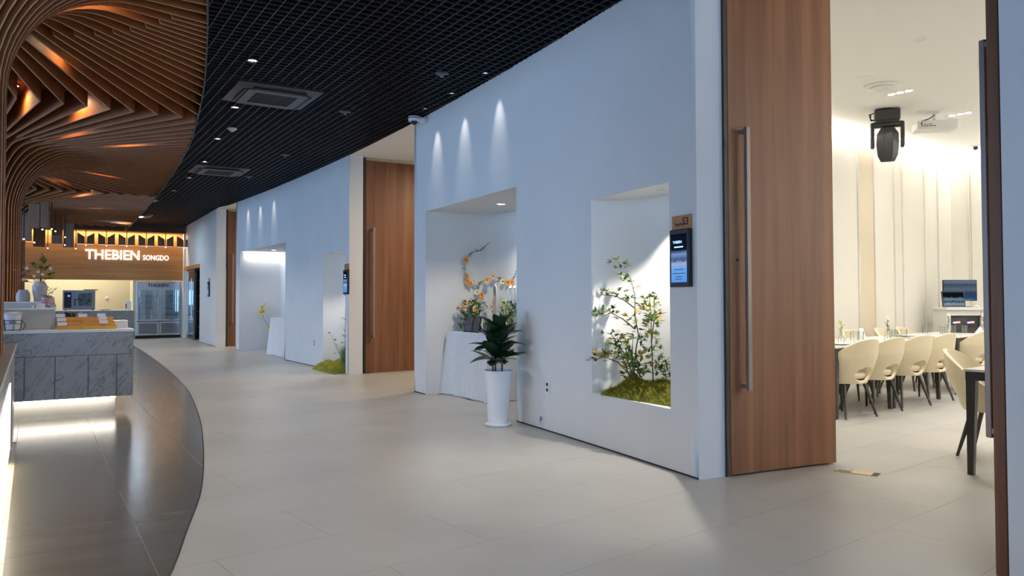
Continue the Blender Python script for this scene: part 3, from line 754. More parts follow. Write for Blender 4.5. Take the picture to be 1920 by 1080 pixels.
# ------------------------------------------------------------------ marble island
isl = thing('marble_island', 'grey veined marble buffet island with a glowing base', 'counter', (0, 9.5, 0))
m = MB(); m.box(-2.4, 0.94, 0.03, 0.85, 0.19, 0.90); m.build('body', 'counter_grey', isl)
MB().box(-2.42, 0.97, -0.0, 0.88, 0.895, 0.925).build('worktop', 'counter_top', isl, bev=0.003)
MB().box(-2.4, 0.955, 0.005, 0.03, 0.655, 0.893).build('apron_panel', 'marble', isl)
xs = [-2.4, -1.9, -1.32, -0.72, -0.06, 0.225, 0.535, 0.795, 0.955]
xs = [-2.4, -1.75, -1.1, -0.48, -0.06, 0.215, 0.525, 0.80, 0.955]
for a, b in zip(xs, xs[1:]): MB().box(a + 0.004, b - 0.004, 0.005, 0.03, 0.19, 0.648).build('door_panel', 'marble', isl, bev=0.002)
MB().box(0.945, 0.967, 0.03, 0.85, 0.19, 0.893).build('end_panel', 'marble', isl)
MB().box(-2.3, 0.80, 0.14, 0.75, 0.0, 0.19).build('plinth', 'counter_grey', isl)
MB().box(-2.3, 0.80, 0.10, 0.135, 0.165, 0.185).build('light_strip', 'led_white', isl)
light('island_light', 'AREA', (-0.6, 9.60, 0.17), 14, (1.0, 0.9, 0.72), (0, 0, 0), 2.8, 0.05)
# raised beige shelf on the island
rs = thing('raised_shelf', 'beige raised shelf with a pale top on the island', 'shelf', (-1.5, 9.98, 0.925))
MB().box(0, 1.72, 0, 0.50, 0, 0.215).build('body', 'beige_panel', rs, bev=0.003); MB().box(-0.02, 1.73, -0.05, 0.52, 0.215, 0.24).build('top', 'counter_top', rs, bev=0.003)
tag(MB().box(0, 0.19, 0, 0.30, 0, 0.085).build('light_box', 'paper', loc=(0.76, 9.95, 0.925), bev=0.004), 'plain white box at the right end of the island top', 'box')
# stacked wooden trays
for k, (z, y, lab) in enumerate(((0.925, 9.66, 'lowest and widest of the three yellow wooden trays'), (0.968, 9.74, 'middle one of the three stacked yellow wooden trays'), (1.012, 9.82, 'topmost of the three stacked yellow wooden trays'))):
    t = thing('wooden_tray', lab, 'tray', (0.235, y, z), 0, 'stacked wooden trays')
    L = 0.575 - 0.012 * k
    MB().box(0, L, 0, 0.012, 0, 0.043).build('front', 'tray_wood', t); MB().box(0, L, 0.012, 0.2, 0, 0.012).build('bottom', 'tray_wood', t)
    MB().box(0, 0.012, 0.012, 0.2, 0.012, 0.043).build('side', 'tray_wood', t); MB().box(L - 0.012, L, 0.012, 0.2, 0.012, 0.043).build('side', 'tray_wood', t)
    MB().box(0.012, L - 0.012, 0.188, 0.2, 0.012, 0.043).build('back', 'tray_wood', t)
    if k < 2:
        for x in (0.24, 0.44): MB().sphere((x, -0.006, 0.03), 0.007).build('peg', 'steel', t)
cards = [(0.24, 9.645, 0.972, 'lower left'), (0.235, 9.73, 1.016, 'middle left'), (0.225, 9.81, 1.058, 'upper left'), (0.44, 9.81, 1.058, 'upper centre'), (0.64, 9.725, 0.985, 'lower right'), (0.635, 9.78, 1.026, 'middle right'), (0.625, 9.83, 1.060, 'upper right')]
for x, y, z, nm in cards:
    tag(MB().box(0, 0.085, -0.001, 0.001, 0, 0.036).build('name_card', 'paper', loc=(x, y, z), rot=(-0.15, 0, 0)), 'small white label card on the wooden trays, %s' % nm, 'card', 'label cards on the trays')
# napkin basket
t = thing('napkin_basket', 'dark basket stuffed with folded napkins behind the trays', 'basket', (0.40, 10.15, 0.925))
MB().lathe([(0.055, 0), (0.085, 0.12), (0.08, 0.12), (0.05, 0.01)], 14).build('basket', 'basket_dark', t)
for k in range(7):
    a = k * 0.9; MB().add([(0, 0, 0.06), (0.05 * math.cos(a), 0.05 * math.sin(a), 0.06), (0.10 * math.cos(a), 0.10 * math.sin(a), 0.19), (0.05 * math.cos(a + .6), 0.05 * math.sin(a + .6), 0.17)], [(0, 1, 2, 3)]).build('napkin', 'basket_dark' if k % 3 else 'ceramic_grey', t)
# wire caddy with a white bucket
t = thing('wire_caddy', 'black wire caddy holding a white bucket on the left of the island', 'caddy', (-0.17, 9.68, 0.925))
MB().lathe([(0.065, 0.01), (0.082, 0.17), (0.092, 0.175), (0.078, 0.172), (0.06, 0.02)], 24).build('bucket', 'ceramic_white', t)
MB().lathe([(0.088, 0.172), (0.094, 0.182), (0.05, 0.198), (0.0, 0.2)], 24).build('lid', 'ceramic_white', t)
for z, r in ((0.075, 0.083), (0.11, 0.086), (0.012, 0.075)):
    MB().tube([(r * math.cos(q * PI / 12), r * math.sin(q * PI / 12), z) for q in range(25)], 0.003, 6).build('ring', 'wire_black', t)
for k in range(6):
    a = PI / 3 * k - 0.4; MB().tube([(0.076 * math.cos(a), 0.076 * math.sin(a), 0.0), (0.088 * math.cos(a), 0.088 * math.sin(a), 0.12)], 0.003, 6).build('upright', 'wire_black', t)
for sx in (-1, 1):
    pts = [(sx * (0.085 + 0.028 * math.sin(q * PI / 10)), -0.02, 0.1 - 0.09 * q / 10) for q in range(11)]; MB().tube(pts, 0.0035, 6).build('scroll', 'wire_black', t)
MB().box(-0.03, 0.03, -0.092, -0.086, 0.075, 0.105).build('plate', 'grey_plastic', t)
# white serving tray, card and vases on the raised shelf
t = thing('serving_tray', 'long white serving tray on the raised shelf', 'tray', (-0.85, 10.0, 1.165))
MB().add([(0, 0, 0.06), (0.92, 0, 0.06), (0.92, 0.22, 0.06), (0, 0.22, 0.06), (0.08, 0.03, 0.0), (0.84, 0.03, 0.0), (0.84, 0.19, 0.0), (0.08, 0.19, 0.0)], [(4, 7, 6, 5), (0, 1, 5, 4)[::-1], (1, 2, 6, 5)[::-1], (2, 3, 7, 6)[::-1], (3, 0, 4, 7)[::-1]]).build('bowl', 'ceramic_white', t)
MB().box(-0.02, 0.94, -0.02, 0.0, 0.05, 0.065).build('rim', 'ceramic_white', t, bev=0.003)
MB().box(-0.02, 0.94, 0.22, 0.24, 0.05, 0.065).build('rim', 'ceramic_white', t, bev=0.003)
t = thing('name_card', 'white folded name card standing before the pink vase', 'card', (0.08, 9.985, 1.165)); MB().box(-0.045, 0.045, -0.001, 0.001, 0, 0.045).build('front', 'paper', t, rot=(-0.2, 0, 0)); MB().box(-0.045, 0.045, 0.02, 0.022, 0, 0.045).build('back', 'paper', t, rot=(0.2, 0, 0))
def vase(name, label, prof, mt, loc, n=28):
    t = thing(name, label, 'vase', loc); MB().lathe(prof, n, caps=False).add([(0, 0, prof[0][1])], []).build('body', mt, t); return t
vg = vase('tall_vase', 'large grey ceramic vase holding dried branches on the island shelf', [(0.0, 0), (0.05, 0), (0.055, 0.08), (0.075, 0.19), (0.078, 0.24), (0.05, 0.29), (0.045, 0.30), (0.04, 0.29)], 'ceramic_grey', (0.075, 10.35, 1.166))
vase('grey_vase', 'smaller grey vase half hidden behind the large vase', [(0.0, 0), (0.05, 0), (0.07, 0.10), (0.065, 0.16), (0.04, 0.2), (0.035, 0.19)], 'ceramic_grey', (-0.085, 10.36, 1.166))
vase('pink_vase', 'round pink vase with small green sprigs on the island shelf', [(0.0, 0), (0.055, 0), (0.068, 0.05), (0.06, 0.11), (0.03, 0.135), (0.026, 0.13)], 'ceramic_pink', (0.155, 10.19, 1.166))
t = thing('folded_cloth', 'small crumpled grey cloth on the right of the raised shelf', 'cloth', (0.19, 10.03, 1.166))
m = MB(); m.sphere((0, 0, 0.02), 0.045, 12, 8, (1, .6, .5)); rr = random.Random(3); m.v = [(a + rr.uniform(-.01, .01), b + rr.uniform(-.01, .01), max(0, c + rr.uniform(-.008, .012))) for a, b, c in m.v]; m.build('cloth', 'ceramic_grey', t)
# ------------------------------------------------------------------ long counter on the left
lc = thing('service_counter', 'long low counter on the left edge with a lit base and slim pale top edge', 'counter', (0, 0, 0))
MB().box(-1.0, -0.13, -2.0, 7.70, 0.12, 0.86).build('body', 'counter_grey', lc)
MB().box(-1.0, -0.11, -2.0, 7.72, 0.86, 0.885).build('worktop', 'counter_dark', lc, bev=0.003)
MB().box(-0.108, -0.104, -2.0, 7.72, 0.862, 0.885).build('edge_strip', 'counter_top', lc)
MB().box(-0.135, -0.118, 7.05, 7.70, 0.12, 0.855).build('end_panel', 'counter_grey', lc, bev=0.003)
MB().box(-0.95, -0.20, -2.0, 7.65, 0.0, 0.12).build('plinth', 'counter_grey', lc)
MB().box(-0.20, -0.185, -2.0, 7.0, 0.085, 0.11).build('light_strip', 'led_amber', lc)
MB().box(-0.127, -0.119, 4.2, 6.55, 0.20, 0.66).build('lit_panel', 'panel_glow', lc)
light('counter_light', 'AREA', (-0.16, 4.0, 0.115), 16, (1.0, 0.82, 0.5), (0, 0, 0), 0.03, 6.0)
tag(MB().box(-0.11, 0.11, -0.15, 0.15, 0, 0.003).build('paper_sheet', 'paper', loc=(-0.30, 7.2, 0.886), rot=(0, 0, 0.1)), 'white printed sheet lying on the left counter', 'paper')
# branches in the vases
def leaf_pts(m, base, dirv, L, wd, up=Vector((0, 0, 1)), bend=0.15):
    d = Vector(dirv).normalized(); s = d.cross(up)
    if s.length < 1e-4: s = d.cross(Vector((1, 0, 0)))
    s.normalize(); n = s.cross(d)
    b = Vector(base)
    P = [b, b + d * L * 0.35 + s * wd * 0.5 + n * L * bend * .3, b + d * L * 0.7 + s * wd * 0.38 + n * L * bend * .2, b + d * L - n * L * bend * 0.3,
         b + d * L * 0.7 - s * wd * 0.38 + n * L * bend * .2, b + d * L * 0.35 - s * wd * 0.5 + n * L * bend * .3, b + d * L * 0.4]
    m.add(P, [(0, 1, 6), (1, 2, 6), (2, 3, 6), (3, 4, 6), (4, 5, 6), (5, 0, 6)])
def rdir(r, up=0.2): 
    a = r.uniform(0, 2 * PI); return Vector((math.cos(a), math.sin(a), r.uniform(-0.3, 0.6) + up)).normalized()
def flower(name, mt, parent, loc, R, r, heart='flower_heart', n=9):
    m = MB(); axis = Vector(r).normalized(); a = axis.cross(Vector((0, 0, 1)));
    if a.length < 1e-3: a = Vector((1, 0, 0))
    a.normalize(); b = axis.cross(a)
    for k in range(n):
        q = 2 * PI * k / n; d = (a * math.cos(q) + b * math.sin(q) + axis * 0.35).normalized()
        leaf_pts(m, (0, 0, 0), d, R, R * 0.75, axis)
    f = m.build(name, mt, parent, weld=False, loc=loc)
    if heart: 
        m = MB(); m.sphere(tuple(axis * R * 0.2), R * 0.24, 8, 5); m.build('flower_heart', heart, f)
    return f
r = random.Random(5)
BR = thing('dried_branches', 'bunch of dried branches and pale blossoms in the large grey vase', 'branches', (0.075, 10.35, 1.44))
foliage = MB(); pods = MB()
for k, (dx, dy, dz) in enumerate(((-0.24, 0, 0.14), (-0.20, .05, 0.02), (-0.14, 0, 0.16), (-0.08, .06, 0.24), (0.0, -.05, 0.22), (0.03, .03, 0.34), (0.08, 0, 0.20), (0.14, .04, 0.12), (0.10, -.06, 0.06), (-0.17, -.06, 0.10), (0.06, 0.06, 0.30))):
    P = [(0, 0, -0.12), (dx * .3, dy * .3, dz * .5), (dx * .75, dy * .8, dz * .85), (dx, dy, dz)]
    MB().tube(P, [0.004, 0.003, 0.002, 0.0015], 5).build('twig', 'twig', BR)
    for j in range(26):
        t_ = r.uniform(0.45, 1.0); p = Vector(P[1]).lerp(Vector(P[3]), t_)
        leaf_pts(foliage if dx > -0.1 else pods, p, rdir(r), r.uniform(0.03, 0.055), 0.026)
foliage.build('leaves', 'leaf_green', BR, weld=False)['kind'] = 'stuff'; pods.build('dry_pods', 'petal_pink', BR, weld=False)['kind'] = 'stuff'
for p in ((-0.13, -0.06, 0.17), (-0.02, -0.08, 0.13), (0.02, -0.1, 0.10), (-0.06, -.08, 0.08), (0.10, -.05, 0.17), (-0.16, -0.05, 0.04)): flower('blossom', 'petal_cream' if p[2] < .15 else 'petal_white', BR, p, 0.022, (0.3, -1, 0.2), None)
SP = thing('green_sprigs', 'short green sprigs hanging from the pink vase', 'sprigs', (0.145, 10.17, 1.28)); m = MB()
for k in range(70): 
    p = Vector((r.uniform(-0.05, 0.03), r.uniform(-.05, 0.0), r.uniform(-0.10, 0.05))); leaf_pts(m, p, rdir(r, 0), 0.028, 0.018)
for k in range(24):
    p = Vector((0.02 + r.uniform(-0.02, 0.09), r.uniform(-.02, 0.02), 0.05 + r.uniform(-0.02, 0.07))); leaf_pts(m, p, rdir(r, 0), 0.03, 0.02)
m.build('leaves', 'leaf_dark', SP, weld=False)['kind'] = 'stuff'
MB().tube([(0, 0, -0.05), (0.01, 0, 0.03), (0.10, 0, 0.11)], 0.003, 5).build('stem', 'stem_green', SP)
# ------------------------------------------------------------------ things on and in the white wall
def wall_frame(y):             # origin on the wall face, local x along the wall towards the camera side, local -y out of the wall
    t = (W(y + 0.05) - W(y - 0.05)) / 0.1
    return math.atan2(-1.0, -t)            # direction of decreasing y
def plaque_and_screen(y, who, num, where, full=True):
    rz = wall_frame(y)
    p = thing('room_plaque', 'small wooden room plaque above the display %s' % where, 'plaque', (W(y) - 0.001, y, 1.79), rz, 'wooden room plaques')
    MB().box(-0.105, 0.105, -0.014, 0.0, -0.05, 0.05).build('board', 'plaque_wood', p, bev=0.002)
    if full:
        text('lettering', who, 0.034, 'ink', p, (-0.075, -0.0155, -0.022), ext=0.0005)
        text('number', num, 0.075, 'ink', p, (0.015, -0.0155, -0.020), bold=0.0008, ext=0.0005)
    else: MB().box(0.0, 0.07, -0.0155, -0.0142, -0.02, 0.025).build('print', 'ink_grey', p)
    s = thing('digital_sign', 'upright black digital sign beside the door %s' % where, 'digital sign', (W(y) - 0.001, y, 1.535), rz, 'digital door signs')
    MB().box(-0.11, 0.11, -0.035, 0.0, -0.205, 0.205).build('case', 'black_paint', s, bev=0.006)
    MB().box(-0.088, 0.088, -0.0365, -0.0355, -0.172, 0.172).build('screen', 'sign_screen', s)
    for (tx, sz, x, z, mt) in (('THEBIEN', 0.026, -0.066, 0.105, 'text_blue'),):
        text('screen_lettering', tx, sz, mt, s, (x, -0.0372, z), bold=0.0004, ext=0.0002)
    MB().box(-0.05, 0.05, -0.0371, -0.0369, 0.074, 0.083).build('caption_line', 'text_blue', s)
    m = MB()
    for k in range(7):          # lines of the ceiling in the picture on the screen
        m.add([(-0.088 + 0.022 * k, -0.0371, 0.035), (-0.084 + 0.022 * k, -0.0371, 0.035), (-0.01 + 0.003 * k + .002, -0.0371, 0.055), (-0.01 + 0.003 * k, -0.0371, 0.055)], [(0, 1, 2, 3)])
    m.build('picture_lines', 'ink', s, weld=False)
    m = MB()
    for k in range(4): m.box(-0.07 + 0.006 * k, -0.035 + 0.008 * k, -0.0371, -0.0369, -0.028 + 0.008 * k, -0.022 + 0.008 * k); m.box(0.035 - 0.008 * k, 0.07 - 0.006 * k, -0.0371, -0.0369, -0.028 + 0.008 * k, -0.022 + 0.008 * k)
    m.build('picture_tables', 'ink_grey', s)['kind'] = 'stuff'
    m = MB()
    for z, a in ((-0.085, 0.055), (-0.112, 0.07), (-0.135, 0.035), (-0.152, 0.04)): m.box(-a, a, -0.0371, -0.0369, z, z + 0.006)
    m.build('text_lines', 'ink_grey', s)
screen_mat('sign_screen', [(0.0, (0.10, 0.36, 0.95)), (0.30, (0.16, 0.45, 1.0)), (0.40, (0.42, 0.48, 0.80)), (0.48, (0.06, 0.13, 0.34)), (0.60, (0.20, 0.34, 0.70)), (0.68, (0.006, 0.010, 0.025)), (1.0, (0.004, 0.007, 0.018))], 0.85, 2, 0.03)
plaque_and_screen(3.985, 'Sapphire', 'S3', 'at the nearest wooden door')
plaque_and_screen(12.345, 'Sapphire', 'S2', 'at the second wooden door', False)
plaque_and_screen(22.4, 'Sapphire', 'S1', 'at the farthest wooden door', False)
def outlet(y, z, label):
    o = thing('wall_outlet', label, 'outlet', (W(y) - 0.001, y, z), wall_frame(y), 'white wall outlets')
    MB().box(-0.04, 0.04, -0.008, 0, -0.062, 0.062).build('plate', 'white_plastic', o, bev=0.003)
    for q in (-0.026, 0.026): 
        m = MB(); m.lathe([(0.017, 0), (0.017, 0.003), (0.013, 0.003), (0.013, 0.001)], 16); m.xform(Matrix.Rotation(PI / 2, 4, 'X')); m.build('socket', 'ink', o, loc=(0, -0.008, q))
outlet(5.99, 0.415, 'white double outlet low on the wall between the two near niches')
outlet(14.09, 0.44, 'white double outlet low on the wall between the two far niches')
o = thing('cable_stub', 'small cable fitting just above the floor below the near outlet', 'cable', (W(6.12), 6.12, 0.10), wall_frame(6.12)); MB().box(-0.02, 0.015, -0.006, 0, -0.012, 0.02).build('plate', 'grey_plastic', o); MB().tube([(0, -0.005, 0.0), (0.004, -0.02, -0.01), (0.012, -0.02, -0.03)], 0.005, 6).build('cable', 'grey_plastic', o)
# lamps in the niche ceilings
downlight(W(4.45) + 0.16, 4.42, 2.094, 0.045, 'round lamp in the top of the planted niche beside the near door', None, ring='white_plastic', power=130, color=(1.0, 0.93, 0.82), spot=1.75, blend=0.35, lsize=0.02)
downlight(W(8.0) + 0.48, 7.90, 2.394, 0.045, 'round lamp in the top of the near tablecloth niche', None, ring='white_plastic', power=60, color=(1.0, 0.88, 0.72), spot=2.3, blend=0.6, lsize=0.03)
downlight(W(12.7) + 0.17, 12.66, 2.054, 0.045, 'round lamp in the top of the far planted niche', None, ring='white_plastic', power=55, color=(1.0, 0.93, 0.82), spot=1.9, blend=0.5, lsize=0.03)
downlight(W(18) + 0.45, 18.3, 2.414, 0.045, 'round lamp in the top of the far tablecloth niche', None, ring='white_plastic', power=18, color=(1.0, 0.9, 0.78), spot=2.3, blend=0.6, lsize=0.03)
ls = tag(MB().box(0, 0.90, 0, 0.02, 0, 0.05).build('led_strip', 'led_cool', loc=(4.40, 19.372, 2.365)), 'thin glowing light strip along the top of the far tablecloth niche', 'light strip')
light('niche_strip_light', 'AREA', (4.86, 19.33, 2.35), 3, (1.0, 0.95, 0.9), (0, 0, 0), 0.9, 0.03)
# ------------------------------------------------------------------ potted rubber plant
rp = thing('rubber_plant', 'dark leaved rubber plant in a tall white tapered pot by the wall', 'potted plant', (3.91, 6.52, 0))
MB().lathe([(0.0, 0.0), (0.115, 0.0), (0.128, 0.012), (0.132, 0.022), (0.12, 0.024), (0.0, 0.024)], 32, caps=False).build('saucer', 'pot_white', rp)
MB().lathe([(0.0, 0.024), (0.100, 0.024), (0.106, 0.10), (0.114, 0.25), (0.125, 0.40), (0.142, 0.535), (0.144, 0.545), (0.134, 0.547), (0.128, 0.50), (0.0, 0.50)], 40, caps=False).build('pot', 'pot_white', rp)
m = MB(); m.lathe([(0.128, 0.50), (0.10, 0.512), (0.0, 0.515)], 24, caps=False); m.build('soil', 'soil', rp)
def big_leaf_mesh(name, L, wd, mt, curl=0.35, cup=0.25, n=9):
    m = MB()
    prof = [math.sin(PI * min(1.0, (i / n) ** 0.82)) ** 0.75 * 0.5 if 0 < i < n else 0.02 for i in range(n + 1)]
    vs = []
    for i in range(n + 1):
        t = i / n; x = L * t * (1 - 0.10 * t); z = -curl * L * t * t
        for k, s in enumerate((-1, -0.5, 0, 0.5, 1)):
            wv = wd * prof[i] * s; vs.append((x, wv, z + cup * abs(wv) + 0.0))
    fs = [(i * 5 + k, (i + 1) * 5 + k, (i + 1) * 5 + k + 1, i * 5 + k + 1) for i in range(n) for k in range(4)]
    m.add(vs, fs)
    return m.mesh(name, mt, 60)
LM = [big_leaf_mesh('leaf', 0.30, 0.17, 'rubber_leaf', 0.25), big_leaf_mesh('leaf', 0.26, 0.155, 'rubber_leaf', 0.4), big_leaf_mesh('leaf', 0.28, 0.165, 'rubber_leaf', 0.1)]
def put_leaf(me, parent, loc, yaw, pitch, s=1.0, roll=0.0):
    o = obj('leaf', me, parent, 0, loc); o.rotation_mode = 'XYZ'
    o.rotation_euler = (Matrix.Rotation(yaw, 4, 'Z') @ Matrix.Rotation(-pitch, 4, 'Y') @ Matrix.Rotation(roll, 4, 'X')).to_euler(); o.scale = (s, s, s); return o
r = random.Random(8)
for sx, sy, h, n0 in ((0.03, -0.02, 0.46, 16), (-0.045, 0.02, 0.34, 12), (0.0, 0.05, 0.40, 10)):
    top = (sx * 1.3, sy * 1.3, 0.50 + h)
    MB().tube([(sx, sy, 0.50), (sx * 1.2, sy * 1.2, 0.5 + h * .5), top], [0.010, 0.008, 0.006], 8).build('stem', 'stem', rp)
    for k in range(n0):
        t = 0.22 + 0.78 * (k + 0.5) / n0; a = k * 2.4 + sx * 40
        put_leaf(LM[k % 3], rp, (sx * 1.2, sy * 1.2, 0.5 + h * t), a, 0.32 + 0.9 * t ** 2 + r.uniform(-.15, .15), 0.78 + 0.25 * math.sin(PI * min(t, .9)), r.uniform(-.4, .4))
    put_leaf(LM[2], rp, top, 1.0 + sx * 30, 1.45, 0.6)
# ------------------------------------------------------------------ moss and shrubs in the planted niches
def moss_bed(name, label, cx, cy, lx, ly, z, h, seed, n=6500):
    t = thing(name, label, 'moss', (cx, cy, z)); rr = random.Random(seed)
    nx, ny = 14, 26; bumps = [(rr.uniform(-1, 1), rr.uniform(-1, 1), rr.uniform(.16, .34), rr.uniform(.15, .5)) for _ in range(16)]
    def H(a, b):
        e = max(0.0, 1 - max(abs(a), abs(b)) ** 4); z_ = 0.55 * e
        for (p, q, s, v) in bumps: z_ += v * math.exp(-((a - p) ** 2 + (b - q) ** 2) / s ** 2) * e
        return h * min(z_, 1.15)
    m = MB(); vs = [(lx * (2 * i / nx - 1), ly * (2 * j / ny - 1), H(2 * i / nx - 1, 2 * j / ny - 1)) for i in range(nx + 1) for j in range(ny + 1)]
    m.add(vs, [(i * (ny + 1) + j, (i + 1) * (ny + 1) + j, (i + 1) * (ny + 1) + j + 1, i * (ny + 1) + j + 1) for i in range(nx) for j in range(ny)])
    m.build('cushion', 'moss', t)
    m = MB()
    for k in range(n):
        a, b = rr.uniform(-.98, .98), rr.uniform(-.98, .98); p = Vector((lx * a, ly * b, H(a, b) - 0.004)); d = Vector((rr.gauss(0, .5), rr.gauss(0, .5), 1)).normalized(); L = rr.uniform(.014, .032); s = d.orthogonal().normalized() * 0.0035
        m.add([p - s, p + s, p + d * L + s * .5, p + d * L - s * .5], [(0, 1, 2, 3)])
    m.build('moss_blades', 'moss_tip', t, weld=False)['kind'] = 'stuff'
    return t
mat('moss_tip', (0.56, 0.52, 0.07), 0.9, noise=0.5, nscale=18)
moss_bed('moss_bed', 'mound of yellow-green moss filling the bottom of the near planted niche', W(4.65) + 0.21, 4.62, 0.19, 0.46, 0.447, 0.155, 4, 12000)
moss_bed('moss_bed', 'low moss mound spilling onto the floor from the far planted niche', W(13) + 0.10, 13.05, 0.30, 0.60, 0.002, 0.16, 6, 6000)
def shrub(name, label, base, stems, leaves_per, cols, seed, L=(0.035, 0.06), spread=0.10):
    t = thing(name, label, 'shrub', base); rr = random.Random(seed); B0 = Vector(base); ms = {c: MB() for c in cols}
    for P, lp in stems:
        P = [Vector(p) - B0 for p in P]
        MB().tube(P, [0.006 - 0.0035 * i / (len(P) - 1) for i in range(len(P))], 6).build('stem', 'stem', t)
        for k in range(lp):
            s = rr.random() ** 0.8 * (len(P) - 1.001); i = int(s); p = P[i].lerp(P[i + 1], s - i)
            if s < 0.5 and len(P) > 3: continue
            tw = rdir(rr, 0.15) * rr.uniform(.02, spread)
            if rr.random() < .35: ms[cols[0]].tube([p, p + tw], 0.0012, 4)
            c = cols[int(rr.random() ** 1.4 * len(cols))]
            for q in range(rr.choice((3, 5, 7))): leaf_pts(ms[c], p + tw, (tw.normalized() + rdir(rr, 0) * .9), rr.uniform(*L), rr.uniform(.016, .026))
    for c in cols:
        if ms[c].v: ms[c].build('leaves', c, t, weld=False)['kind'] = 'stuff'
    return t
xN = W(4.7) + 0.15
def nb(*pts): return [(xN + dx, y, z) for dx, y, z in pts]
shrub('leafy_shrub', 'tall wispy shrub with green and gold leaves standing in the near niche moss', (xN, 4.78, 0.56),
      [(nb((0, 4.8, 0.56), (0, 4.76, 0.84), (0.01, 4.74, 0.95), (0, 4.77, 1.10), (0, 4.77, 1.28), (0, 4.82, 1.41), (-.01, 4.88, 1.51), (-.02, 4.95, 1.55)), 51),
       (nb((0, 4.77, 1.17), (-.02, 4.87, 1.23), (-.04, 4.96, 1.27), (-.06, 5.12, 1.28)), 18),
       (nb((0, 4.77, 1.0), (-.02, 4.90, 1.08), (-.04, 5.03, 1.13), (-.06, 5.10, 1.10)), 21),
       (nb((0, 4.8, 0.6), (-.03, 4.95, 0.72), (-.06, 5.10, 0.76), (-.08, 5.20, 0.72)), 33),
       (nb((0, 4.78, 0.6), (-.04, 4.88, 0.82), (-.06, 5.0, 0.95)), 36),
       (nb((0, 4.8, 0.56), (-.05, 4.75, 0.75), (-.07, 4.72, 0.92)), 36), (nb((0, 4.8, 0.56), (-.04, 4.85, 0.70), (-.05, 4.9, 0.85)), 36), (nb((0, 4.7, 0.56), (-.05, 4.68, 0.70), (-.06, 4.62, 0.80)), 30)],
      0, ['leaf_green', 'leaf_lime', 'leaf_dark', 'leaf_gold'], 21, spread=0.085)
shrub('leafy_shrub', 'slender pale green shrub on the right of the near planted niche', (xN + 0.02, 4.58, 0.56),
      [(nb((0.02, 4.58, 0.56), (.02, 4.59, 0.76), (.02, 4.6, 0.96), (.02, 4.6, 1.12), (.01, 4.61, 1.28)), 69), (nb((.02, 4.6, 0.9), (0, 4.55, 1.05), (-.01, 4.51, 1.12)), 21)], 0, ['leaf_lime', 'leaf_green', 'leaf_gold'], 5, spread=0.07)
shrub('leafy_shrub', 'small dark sprig at the right edge of the near planted niche', (xN, 4.40, 0.56), [(nb((0, 4.40, 0.54), (-.01, 4.41, 0.66), (-.02, 4.42, 0.76)), 30)], 0, ['leaf_dark', 'leaf_green'], 9, spread=0.06)
def grass_tuft(name, label, base, n, h, spread, mt, seed, heads=0):
    t = thing(name, label, 'grass', base); rr = random.Random(seed); m = MB()
    for k in range(n):
        a = rr.uniform(0, 2 * PI); q = rr.random() ** .7 * spread; p = Vector((rr.gauss(0, .03), rr.gauss(0, .05), 0)); e = Vector((q * math.cos(a) * .6, q * math.sin(a), h * rr.uniform(.55, 1)))
        mid = p.lerp(e, .5) + Vector((0, 0, h * .12)); s = Vector((-math.sin(a), math.cos(a), 0)) * 0.0022
        m.add([p - s, p + s, mid + s, mid - s, e], [(0, 1, 2, 3), (3, 2, 4)])
    m.build('blades', mt, t, weld=False)['kind'] = 'stuff'
    return t
grass_tuft('grass_tuft', 'feathery pale grass tuft growing from the far niche moss', (W(12.9) + 0.14, 12.85, 0.10), 420, 0.40, 0.26, 'grass_pale', 3)
shrub('leafy_shrub', 'thin sparse twig with a few leaves in the far planted niche', (W(12.6) + 0.1, 12.6, 0.1), [([(W(12.6) + .1, 12.6, .1), (W(12.6) + .06, 12.62, .5), (W(12.6) + .05, 12.58, .85), (W(12.6) + .05, 12.56, 1.3)], 15), ([(W(12.6) + .1, 12.7, .1), (W(12.6) + .02, 13.0, .45), (W(12.6) + .0, 13.12, .62)], 6)], 0, ['leaf_dark', 'leaf_lime'], 4, spread=.06)
